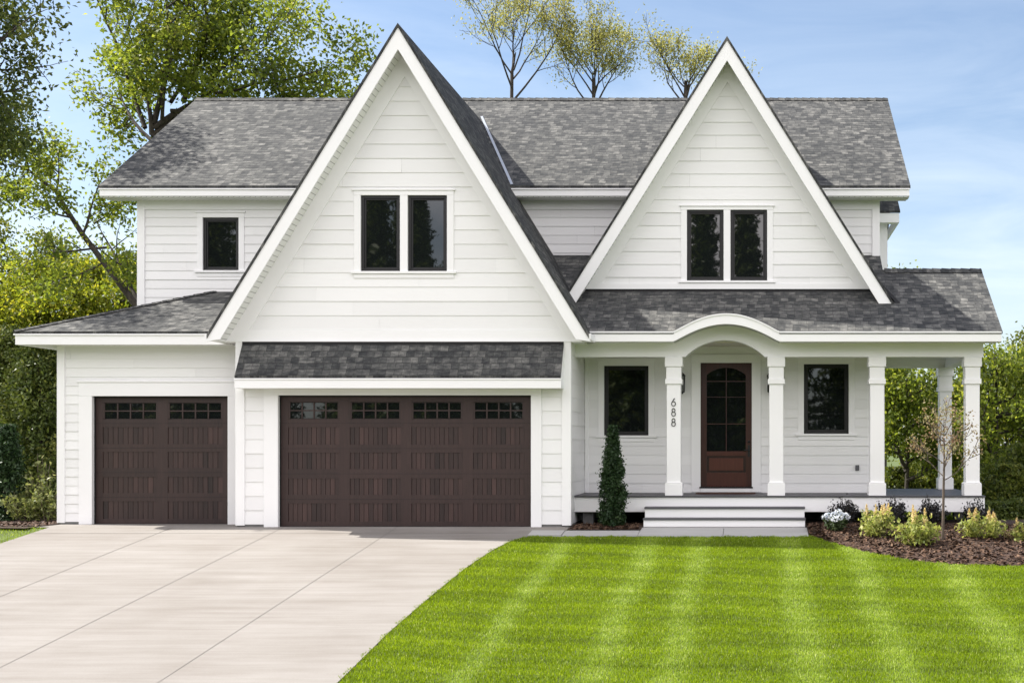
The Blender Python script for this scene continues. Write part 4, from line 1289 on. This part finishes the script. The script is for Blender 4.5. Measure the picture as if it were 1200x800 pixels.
# outdoor socket cover on the porch wall
m = MB(); ox, oz = wx(1004.5, YP), wz(548, YP)
m.box(ox - .04, ox + .04, YP - .02, YP + .01, oz - .055, oz + .055); m.box(ox - .033, ox + .033, YP - .065, YP - .02, oz - .045, oz + .048)
m.prism_x([(YP - .07, oz + .03), (YP - .02, oz + .06), (YP - .02, oz + .03)], ox - .036, ox + .036)
m.build('socket_cover', M['grey'], house, bevel=.006)

# ------------------------------------------------------------------ vegetation
def leaves_np(C, L, Wd, rs, droop=0.0, fold=.25):
    """one folded diamond leaf per centre; returns vertices (4n) and quads"""
    n = len(C)
    d = rs.normal(0, 1, (n, 3)); d[:, 2] -= droop
    d /= np.linalg.norm(d, axis=1)[:, None]
    r = rs.normal(0, 1, (n, 3)); s = np.cross(d, r); s /= np.linalg.norm(s, axis=1)[:, None]
    nn = np.cross(d, s)
    L = L * rs.uniform(.65, 1.3, n); W = Wd * rs.uniform(.7, 1.2, n)
    base = C - d * (L * .5)[:, None]; tip = C + d * (L * .5)[:, None]
    mid = C + d * (L * .05)[:, None] + nn * (W * fold)[:, None]
    a = mid + s * (W * .5)[:, None]; b = mid - s * (W * .5)[:, None]
    V = np.stack([base, a, tip, b], 1).reshape(-1, 3)
    return V, np.arange(4 * n).reshape(n, 4)

def norm(v): return v / (np.linalg.norm(v) + 1e-9)

class Tree:
    def __init__(self, seed):
        self.rs = np.random.default_rng(seed); self.m = MB(); self.anch = []
    def limb(self, p, d, length, r, levels, spread=.75, up=.15, wob=.22, twigs=5, ratio=.62, sides=6, start=.3):
        rs = self.rs; n = 5 if levels > 0 else 3
        pts = [np.array(p, float)]; dirs = []
        d = norm(np.array(d, float))
        for i in range(n):
            d = norm(d + rs.normal(0, wob, 3) * .6 + np.array([0, 0, up]))
            pts.append(pts[-1] + d * length / n); dirs.append(d)
        rad = [max(.006, r * (1 - .72 * i / n)) for i in range(n + 1)]
        self.m.tube([tuple(q) for q in pts], rad, sides if r > .03 else 4, cap=False)
        if levels == 0:
            self.anch.append(pts[-1]); self.anch.append(pts[-2]); 
            return
        k = twigs
        for j in range(k):
            t = start + (1 - start) * (j + rs.uniform(.2, .8)) / k
            f = t * n; i = min(n - 1, int(f)); q = pts[i] + (pts[i + 1] - pts[i]) * (f - i)
            side = norm(np.cross(dirs[i], rs.normal(0, 1, 3)))
            nd = norm(dirs[i] * (1 - spread * .55) + side * spread)
            self.limb(q, nd, length * ratio * rs.uniform(.7, 1.15) * (1.1 - .35 * t), max(.008, r * .5 * (1.05 - .4 * t)), levels - 1, spread, up, wob, twigs, ratio, sides, start)
        self.limb(pts[-1], dirs[-1], length * ratio * .75, rad[-1], levels - 1, spread, up, wob, max(3, twigs - 1), ratio, sides, start)
    def crown(self, per, sigma, leaf, wd, droop=.3, limit=None):
        A = np.array(self.anch); rs = self.rs
        if limit and len(A) * per > limit: per = max(3, limit // len(A))
        cnt = rs.poisson(per * rs.choice([0, .25, 1, 2.2], len(A)))
        C = np.repeat(A, cnt, 0) + rs.normal(0, sigma, (cnt.sum(), 3)) * np.array([1, 1, .75])
        clump = np.repeat(rs.normal(0, .16, len(A)), cnt)
        V, Fq = leaves_np(C, leaf, wd, rs, droop)
        tone = np.clip(.46 + clump + rs.normal(0, .17, len(C)), 0, 1)
        return V, Fq, tone

def place_tree(name, loc, T, crown, lm, bark, label, cat='tree', group=None):
    root = empty(name, loc); tag(root, label, cat, group)
    off = np.array(loc, float)
    T.m.v = [tuple(np.array(v) + off) for v in T.m.v]
    T.m.build('trunk', bark, root, smooth=True)
    V, Fq, tone = crown
    np_mesh('crown', V + off, Fq, tone, lm, root)
    return root

def copy_tree(o, loc, rz, sc, label, group):
    r = o.copy(); COL.objects.link(r); r.location = loc; r.rotation_euler = (0, 0, rz); r.scale = (sc, sc, sc)
    r['label'] = label
    if group: r['group'] = group
    for ch in o.children:
        c = ch.copy(); COL.objects.link(c); c.parent = r; c.matrix_parent_inverse = ch.matrix_parent_inverse.copy()
    return r

# broad maple rising behind the left end of the main roof
def maple():
    T = Tree(21)
    X, Y = wx(188, 38), 38.0
    trunk = [(0, 0, 0), (.1, 0, 3), (0, .1, 6), (-.1, 0, 8.6), (-.05, 0, 10.2)]
    T.m.tube(trunk, [.30, .26, .21, .17, .12], 9, cap=False)
    def pt(px, py, y): return np.array([wx(px, y) - X, y - Y, wz(py, y)])
    heads = [((178, 160), (238, 75), 38.3, .13), ((180, 150), (300, 60), 38.8, .12), ((178, 158), (150, 60), 37.6, .11), ((180, 145), (215, 10), 38.0, .13),
             ((178, 165), (110, 110), 38.5, .09), ((200, 130), (345, 95), 37.4, .09), ((215, 120), (272, -5), 38.6, .11), ((170, 150), (120, 15), 38.9, .10),
             ((230, 105), (330, 15), 37.9, .09), ((190, 140), (185, 70), 36.6, .09), ((250, 110), (378, 108), 38.2, .07), ((200, 120), (250, 40), 39.6, .09)]
    for a, b, y, r in heads:
        p0 = pt(a[0], a[1], 38.0); p1 = pt(b[0], b[1], y)
        d = p1 - p0; ln = np.linalg.norm(d)
        T.limb(p0, d / ln, ln * 1.02, r * .72, 2, .85, .05, .20, 6, .52, 6, .32)
    return place_tree('maple_tree', (X, Y, 0), T, T.crown(28, .27, .155, .095, .35, 25000), M['leaf_maple'], M['bark'], 'big sunlit green tree rising behind the left end of the main roof')
maple()

# dark oak overhanging at the far left
def oak():
    T = Tree(5); X, Y = -20.6, 29.5
    T.m.tube([(0, 0, 0), (.1, 0, 4), (-.1, .1, 7), (0, 0, 9)], [.42, .36, .30, .26], 9, cap=False)
    for b, r in (((2.6, -.4, 12.6), .14), ((2.2, .9, 10.6), .11), ((2.9, .2, 11.6), .11), ((1.6, 0, 12.9), .13), ((-.9, 0, 13), .13), ((-2.5, 0, 12), .13), ((.5, -2.2, 12), .12), ((.3, 2.4, 12.5), .12), ((1.9, -1.2, 9.6), .09), ((2.5, -.8, 12.9), .10)):
        p0 = np.array([0, 0, 8.0 if b[2] < 12 else 8.9]); d = np.array(b) - p0; ln = np.linalg.norm(d)
        T.limb(p0, d / ln, ln * .9, r, 2, .8, .02, .22, 6, .46, 6, .3)
    return place_tree('oak_tree', (X, Y, 0), T, T.crown(44, .27, .145, .08, .5, 29000), M['leaf_oak'], M['bark'], 'tall dark leaved tree at the left edge hanging over the top corner')
oak()

# leaning tree with bare dark limbs, left of the upper wall
def leaning():
    T = Tree(33); X, Y = wx(196, 36.5), 36.5
    def pt(px, py, dy=0.0): return (wx(px, Y + dy) - X, dy, wz(py, Y + dy))
    main = [(0, 0, 0), pt(192, 440), pt(170, 372), pt(150, 345), pt(125, 312, .3), (pt(97, 275, .4)), pt(84, 255, .4), pt(66, 225, .2), pt(34, 200, 0), pt(2, 186, 0)]
    T.m.tube(main, [.15, .13, .105, .095, .085, .075, .065, .052, .035, .018], 8, cap=False)
    limbs = [(pt(120, 308, .3), pt(52, 352, -.5), .06), (pt(170, 372), pt(108, 262, 1.2), .11), (pt(125, 290, 1), pt(28, 290, .5), .07), (pt(97, 275, .4), pt(120, 200, .8), .07), (pt(84, 255, .4), pt(20, 250, -.3), .06),
             (pt(66, 225, .2), pt(75, 170, .2), .06), (pt(34, 200), pt(10, 240, .3), .05), (pt(110, 262, 1.2), pt(150, 235, 1.4), .05), (pt(150, 345), pt(140, 300, -.6), .05), (pt(34, 200), pt(25, 160, -.4), .05), (pt(60, 220), pt(45, 178, .8), .05), (pt(90, 262), pt(45, 225, -.9), .05)]
    for a, b, r in limbs:
        a = np.array(a); b = np.array(b); d = b - a; ln = np.linalg.norm(d)
        T.limb(a, d / ln, ln * .95, r * .6, 1, .8, .0, .16, 6, .42, 6, .25)
    return place_tree('leaning_tree', (X, Y, 0), T, T.crown(32, .26, .145, .085, .5, 6300), M['leaf_maple'], M['bark'], 'leaning tree with bare dark limbs left of the upper storey wall')
leaning()

# dense bushy trees
def bushy(seed, h, rad, per, leaf, n=14, low=.12, sig=.3, limit=23800, sub=5):
    T = Tree(seed); rs = T.rs
    T.m.tube([(0, 0, 0), (.05, 0, h * .3), (0, .05, h * .6), (.03, 0, h * .9)], [.03 * h * .55, .025 * h * .55, .015 * h * .5, .02], 7, cap=False)
    for i in range(n):
        t = low + (.92 - low) * (i + rs.uniform(0, 1)) / n
        a = i * 2.4 + rs.uniform(-.4, .4)
        rr = rad * math.sqrt(max(.08, 1 - ((t - .42) / .62) ** 2)) * rs.uniform(.75, 1.12)
        T.limb((0, 0, h * t * .92), (math.cos(a), math.sin(a), rs.uniform(.05, .55)), rr, .035 + .012 * h * (1 - t), 2, .85, .08, .25, sub, .46, 5, .28)
    return T, T.crown(per, sig, leaf, .6 * leaf, .3, limit)

def add_bushy(name, px, Y, py_top, rad, seed, lm, label, cat='tree', group=None, per=34, leaf=.145, n=15, low=.1, sig=.27, limit=22100, bark='bark'):
    h = wz(py_top, Y)
    T, cr = bushy(seed, h, rad, per, leaf, n, low, sig, limit)
    return place_tree(name, (wx(px, Y), Y, 0), T, cr, M[lm], M[bark], label, cat, group)

add_bushy('bushy_tree', 100, 40.5, 292, 2.3, 51, 'leaf_lime', 'bright yellow-green tree behind the single garage roof below the leaning limbs', limit=25500)
add_bushy('bushy_tree', 22, 39.5, 318, 2.0, 52, 'leaf_lime', 'yellow-green tree by the left edge above the dark hedge', limit=20400)
add_bushy('bushy_tree', 152, 44.0, 285, 2.0, 53, 'leaf_green', 'mid-green tree showing just left of the upper storey corner', limit=17000)
add_bushy('bushy_tree', -35, 43.0, 255, 2.8, 54, 'leaf_green', 'mid-green tree mostly cut off by the left edge of the photo', limit=20400)
add_bushy('bushy_tree', 62, 47.0, 262, 2.6, 59, 'leaf_green', 'mid-green tree standing farthest back between the left garden trees', limit=20400)

# evergreen hedge shrubs beside the single garage
def evergreen(name, px, Y, py_top, rad, seed, label, lm='leaf_dark', n=9000, leaf=.15, group=None, zb=0.0, flat=.35, pw=1.0):
    h = wz(py_top, Y) - zb; rs = np.random.default_rng(seed)
    T = MB(); T.tube([(0, 0, 0), (.02, 0, h * .5), (0, .02, h * .9)], [.07, .05, .015], 6, cap=False)
    root = empty(name, (wx(px, Y), Y, zb)); tag(root, label, 'shrub', group)
    off = np.array(root.location)
    nb = 170
    bz = rs.uniform(.02, 1, nb) ** .9; ba = rs.uniform(0, 2 * np.pi, nb)
    prof = np.where(bz < flat, .82 + .18 * bz / flat, np.maximum(.03, (1 - bz) / (1 - flat)) ** pw)
    br = rad * prof * (rs.uniform(.72, 1.1, nb) if rad < .5 else rs.uniform(.5, 1.18, nb))
    tipz = h * bz
    for i in range(nb):
        if i % 3 == 0:
            T.tube([(0, 0, max(.05, tipz[i] - br[i] * .7)), (br[i] * .9 * math.cos(ba[i]), br[i] * .9 * math.sin(ba[i]), tipz[i])], [.014, .005], 4, cap=False)
    T.v = [tuple(np.array(v) + off) for v in T.v]
    T.build('trunk', M['bark'], root)
    idx = rs.integers(0, nb, n); u = np.sqrt(rs.uniform(.12, 1, n))
    C = np.stack([br[idx] * u * np.cos(ba[idx]), br[idx] * u * np.sin(ba[idx]), tipz[idx] - (1 - u) * br[idx] * .8], 1)
    C += rs.normal(0, 1, (n, 3)) * np.array([.13, .13, .16]) * min(1, rad)
    C[:, 2] = np.clip(C[:, 2], .04, h)
    V, Fq = leaves_np(C, leaf, leaf * .5, rs, -.6)
    tone = np.clip(.45 + rs.normal(0, .15 if rad < .5 else .22, nb)[idx] + rs.normal(0, .15, n), 0, 1)
    np_mesh('foliage', V + off, Fq, tone, M[lm], root)
    return root
evergreen('evergreen_shrub', 47, 27.3, 398, .95, 61, 'tall dark evergreen shrub standing against the single garage corner', n=24000, leaf=.095, flat=.6, pw=.6)
evergreen('evergreen_shrub', 6, 28.6, 382, 1.2, 62, 'widest dark evergreen shrub at the left edge beneath the yellow-green trees', n=24000, leaf=.095, flat=.6, pw=.6)
evergreen('evergreen_shrub', -40, 28.0, 400, 1.2, 63, 'dark evergreen shrub cut off by the left edge of the photo', n=14000, leaf=.10, flat=.6, pw=.6)
evergreen('arborvitae', 9, 25.9, 498, .42, 64, 'small pointed dark arborvitae in the bed at the left edge', 'leaf_arb', 7000, .09, zb=.02, pw=.75)
# slender arborvitae in front of the porch
evergreen('arborvitae', 718, 24.02, 499, .265, 65, 'narrow pointed dark green arborvitae in front of the porch deck', 'leaf_arb', 15000, .06, zb=.03, flat=.30, pw=.72)

# airy trees behind the ridge
def airy(px, Y, py_top, py_low, rad, seed, label, n=11, lim=9000, lean=0.0):
    T = Tree(seed); rs = T.rs; h = wz(py_top, Y); zl = wz(py_low, Y)
    T.m.tube([(0, 0, 0), (lean * .2, 0, zl * .5), (lean * .5, 0, zl), (lean, .1, h * .86)], [.10, .085, .065, .02], 7, cap=False)
    for i in range(n):
        t = (i + rs.uniform(0, 1)) / n; a = i * 2.4 + rs.uniform(-.5, .5)
        z0 = zl - 1.2 + (h - zl) * t * .62
        rr = rad * (1.28 - .40 * t) * rs.uniform(.75, 1.2)
        T.limb((lean * .5 + lean * .5 * t, 0, z0), (math.cos(a) * .75, math.sin(a) * .75, .75 + .4 * t), rr * 1.25, .042 * (1.1 - .5 * t), 2, .62, .10, .2, 5, .45, 5, .35)
    return place_tree('airy_tree', (wx(px, Y), Y, 0), T, T.crown(18, .22, .115, .052, .9, int(lim * 1.05)), M['leaf_willow'], M['bark'], label)
airy(596, 48, -22, 85, 2.2, 71, 'airy olive tree rising highest above the ridge right of the left gable', 9, 5600, .25)
airy(697, 48.5, 6, 100, 1.75, 72, 'airy olive tree with a rounded top above the ridge midway between the gables', 11, 8600, -.1)
airy(806, 47, 38, 95, 1.5, 73, 'airy olive tree close to the left edge of the right gable', 8, 4200, -.15)
add_bushy('bushy_tree', 640, 50, 88, 1.5, 74, 'leaf_willow', 'low olive treetop between the two airy trees over the ridge', per=14, leaf=.16, n=8, low=.6, limit=7650)
add_bushy('bushy_tree', 768, 50, 96, 1.3, 75, 'leaf_green', 'small dark treetop just clearing the ridge left of the right gable', per=10, leaf=.15, n=8, low=.6, limit=4420)
add_bushy('bushy_tree', 712, 51, 95, 1.1, 76, 'leaf_willow', 'small olive treetop just clearing the ridge under the round-topped tree', per=10, leaf=.15, n=7, low=.6, limit=4420)

# trees on the right, seen past and through the porch
add_bushy('bushy_tree', 1168, 39, 412, 1.7, 81, 'leaf_maple', 'bright green tree right of the porch end', limit=12155, n=18)
add_bushy('bushy_tree', 1222, 42, 425, 2.2, 82, 'leaf_green', 'darker green tree cut off by the right edge of the photo', limit=11220, n=16)
add_bushy('bushy_tree', 1062, 40, 428, 1.6, 83, 'leaf_maple', 'mid-green tree seen between the third porch column and the back column', limit=10285, n=16)
add_bushy('bushy_tree', 1118, 44, 464, 1.5, 84, 'leaf_green', 'green tree seen between the back column and the porch end column', limit=9350, n=16)
add_bushy('bushy_tree', 1035, 52, 302, 1.9, 85, 'leaf_lime', 'yellow-green treetop peeping over the porch roof beside the upper wall', limit=10200, n=12, low=.35)
add_bushy('bushy_tree', 1092, 55, 472, 2.2, 87, 'leaf_maple', 'bright green tree farthest back behind the side porch', limit=9350, n=16)
add_bushy('bushy_tree', 1180, 56, 440, 2.6, 88, 'leaf_green', 'green tree farthest back beyond the porch end', limit=9350, n=16)
for px, Y, top, rad, seed, lab in ((1176, 33.0, 545, .9, 91, 'dark green shrub right of the porch end column'), (1206, 34.0, 520, 1.1, 92, 'dark green shrub at the right edge behind the bed'), (1052, 41.5, 548, .8, 96, 'dark green shrub under the tree beside the third porch column'), (1082, 43.0, 543, .9, 97, 'dark green shrub behind the young tree, seen through the side porch'), (1124, 42.0, 549, .8, 98, 'dark green shrub between the back column and the porch end column')):
    evergreen('garden_shrub', px, Y, top, rad, seed, lab, 'leaf_green', 4200, .13, flat=.6, pw=.5)
evergreen('low_hedge_shrub', 1168, 26.6, 588, .62, 94, 'low rounded dark hedge shrub just right of the deck corner', 'leaf_dark', 5000, .08, flat=.7, pw=.35)
evergreen('low_hedge_shrub', 1204, 26.8, 584, .66, 95, 'low rounded dark hedge shrub at the right edge of the photo', 'leaf_dark', 5000, .08, flat=.7, pw=.35)

# trees over the road: the windows mirror them
def conifer(seed, h, rad):
    rs = np.random.default_rng(seed); T = MB()
    T.tube([(0, 0, 0), (.05, 0, h * .5), (0, .05, h * .97)], [.28, .17, .02], 7, cap=False)
    C = []
    nb = 230
    for k in range(nb):
        t = (k + rs.uniform(0, 1)) / nb; a = k * 2.4 + rs.uniform(-.3, .3)
        zb = h * (.05 + .93 * t); r = rad * (1.03 - t) ** .85 * rs.uniform(.7, 1.1)
        tip = np.array([r * math.cos(a), r * math.sin(a), zb - r * .22])
        T.tube([(0, 0, zb), tuple(tip)], [.04, .008], 4, cap=False)
        m_ = int(40 + 90 * (1 - t)); u = rs.uniform(.1, 1, m_)[:, None]
        C.append(np.array([0, 0, zb]) * (1 - u) + tip * u + rs.normal(0, .16, (m_, 3)) * np.array([1, 1, .8]))
    C = np.concatenate(C)
    V, Fq = leaves_np(C, .46, .20, rs, .2)
    return T, V, Fq, np.clip(.4 + rs.normal(0, .2, len(C)), 0, 1)
TM, V, Fq, tone = conifer(101, 22.0, 4.0)
class _W: pass
w_ = _W(); w_.m = TM
base = place_tree('roadside_tree', (-22.0, -30, -2.3), w_, (V, Fq, tone), M['leaf_dark'], M['bark'], 'tree across the road mirrored in the window panes', 'tree', 'trees across the road mirrored in the windows')
for i, (x, y, sc) in enumerate(((-26, -34, .92), (-17.6, -31, .86), (-12.5, -32, 1.04), (-8, -29, .82), (-3.6, -33, 1.0), (1.2, -30, .84), (6, -33, .98), (10.5, -30, .86), (15.5, -33, 1.0), (-31, -31, .84), (-35.5, -34, 1.06), (-41, -31, .9), (-46, -34, 1.04), (21, -31, .9), (-20, -38, 1.0), (-10, -38, 1.02), (-1, -38, 1.0), (8, -38, 1.0), (-20.0, -27, .90), (-23.2, -27.5, .93), (-35.4, -28, 1.0))):
    copy_tree(base, (x, y, -2.3), i * 1.9 + .4, sc, 'tree across the road mirrored in the window panes', 'trees across the road mirrored in the windows')

# ------------------------------------------------------------------ planting in the beds
def plant(name, px, py_base, Y, h, rad, lm, seed, label, n=900, leaf=.06, stems=26, cat='plant', spikes=None, bloom=None, group=None):
    x = wx(px, Y); z = mulch_h(x, Y) if x > .9 else 0.03
    rs = np.random.default_rng(seed)
    root = empty(name, (x, Y, z)); tag(root, label, cat, group)
    off = np.array([x, Y, z]); m = MB(); tips = []; C = []
    for i in range(stems):
        a = rs.uniform(0, 2 * np.pi); rr = rad * math.sqrt(rs.uniform(.02, 1)); hh = h * (1 - .40 * (rr / rad) ** 2) * rs.uniform(.55, 1.08)
        b = np.array([rr * .25 * math.cos(a), rr * .25 * math.sin(a), -.02]); t = np.array([rr * math.cos(a), rr * math.sin(a), hh])
        mid = (b + t) / 2 + np.array([0, 0, hh * .12])
        m.tube([tuple(b + off), tuple(mid + off), tuple(t + off)], [.006, .005, .003], 4, cap=False); tips.append(t)
        k = max(2, n // stems); u = rs.uniform(.25, 1.0, k)[:, None]
        pts = b * (1 - u) ** 2 + 2 * mid * u * (1 - u) + t * u ** 2
        C.append(pts + rs.normal(0, rad * .13, (k, 3)))
    m.build('stem', M['bark_pale'], root)
    C = np.concatenate(C); C[:, 2] = np.maximum(C[:, 2], .015)
    V, Fq = leaves_np(C, leaf, leaf * .48, rs, -.2)
    np_mesh('foliage', V + off, Fq, np.clip(.45 + rs.normal(0, .2, len(C)), 0, 1), M[lm], root)
    tips = np.array(tips)
    if spikes:
        order = np.argsort(-tips[:, 2])[:spikes]
        for i in order:
            t = tips[i]; k = 84; u = rs.uniform(0, 1, k); ln = h * .38
            P = t + np.stack([rs.normal(0, .027, k) * (1.05 - u), rs.normal(0, .027, k) * (1.05 - u), u * ln - ln * .3], 1)
            V, Fq = leaves_np(P, .036, .022, rs, -.8)
            np_mesh('flower_plume', V + off, Fq, rs.uniform(0, 1, k), M['plume'], root)
    if bloom:
        order = np.argsort(-tips[:, 2] + rs.uniform(0, .15, len(tips)))[:bloom]
        for i in order:
            t = tips[i]; k = 70; d = rs.normal(0, 1, (k, 3)); d /= np.linalg.norm(d, axis=1)[:, None]
            V, Fq = leaves_np(t + d * .062 * np.array([1, 1, .75]), .035, .032, rs)
            np_mesh('flower_head', V + off, Fq, rs.uniform(0, 1, k), M['petal'], root)
    return root
plant('hydrangea', 981, 625, 23.35, .40, .24, 'leaf_pale', 201, 'hydrangea with pale bluish white flower heads beside the steps', 1000, .075, 26, 'flower', bloom=15)
plant('golden_shrub', 1027, 632, 22.85, .52, .36, 'leaf_gold', 202, 'golden green shrub with cream plumes next to the hydrangea', 620, .10, 26, 'shrub', spikes=5)
plant('golden_shrub', 1073, 645, 22.15, .56, .44, 'leaf_gold', 203, 'golden green plumed shrub left of the young tree, nearest the lawn', 850, .10, 32, 'shrub', spikes=6)
plant('golden_shrub', 1150, 634, 22.75, .40, .46, 'leaf_gold', 204, 'low golden green plumed shrub right of the young tree', 640, .10, 28, 'shrub', spikes=7)
plant('golden_shrub', 1203, 640, 22.35, .40, .26, 'leaf_gold', 205, 'golden green plumed shrub cut off by the right edge', 320, .11, 16, 'shrub', spikes=6)
plant('dark_shrub', 988, 617, 24.15, .52, .30, 'leaf_purple', 206, 'dark leaved shrub behind the hydrangea by the steps', 1300, .06, 30, 'shrub')
plant('dark_shrub', 1045, 617, 24.1, .58, .30, 'leaf_purple', 207, 'dark leaved shrub behind the plumed shrub next to the hydrangea', 1300, .06, 30, 'shrub')
plant('dark_shrub', 1090, 617, 24.1, .54, .30, 'leaf_purple', 208, 'dark leaved shrub just left of the young tree trunk under the deck edge', 1300, .06, 30, 'shrub')
plant('dark_shrub', 1146, 617, 24.1, .46, .32, 'leaf_purple', 209, 'dark leaved shrub below the deck corner behind the low plumed shrub', 1300, .06, 30, 'shrub')
plant('pink_perennial', 1187, 640, 22.5, .22, .16, 'leaf_russet', 210, 'small pinkish brown plant near the right edge of the bed', 260, .05, 14, 'plant')
plant('meadow_plant', 28, 616, 25.5, .75, .42, 'leaf_meadow', 211, 'pale leafy wild plant left in the bed by the single garage', 900, .10, 26, 'plant')
plant('meadow_plant', 56, 614, 25.4, .85, .32, 'leaf_meadow', 212, 'pale leafy wild plant close to the single garage corner', 800, .10, 22, 'plant')
plant('tall_grass', 47, 612, 25.7, 1.35, .30, 'leaf_meadow', 213, 'tall wispy grass clump in front of the dark evergreen shrub', 260, .12, 26, 'plant')

# young tree with russet leaves in the bed
def young():
    T = Tree(77); rs = T.rs; Y = 22.5; x = wx(1106, Y); z = mulch_h(x, Y)
    H = wz(478, Y) - z
    T.m.tube([(-.02, 0, -.03), (-.01, 0, .5), (0, .01, 1.0), (.01, 0, 1.5), (0, 0, H * .93)], [.027, .024, .021, .016, .005], 8, cap=False)
    for i in range(13):
        t = (i + rs.uniform(0, 1)) / 13; a = i * 2.4
        T.limb((.0, 0, 1.0 + (H - 1.15) * t * .85), (math.cos(a), math.sin(a) * .7, .55 + .4 * t), (.82 - .42 * t) * rs.uniform(.8, 1.1), .010, 1, .6, .1, .15, 4, .5, 4, .35)
    place_tree('young_tree', (x, Y, z), T, T.crown(9, .085, .056, .032, .3, 2000), M['leaf_russet'], M['bark_pale'], 'young thin tree with sparse russet leaves in the mulch bed')
young()
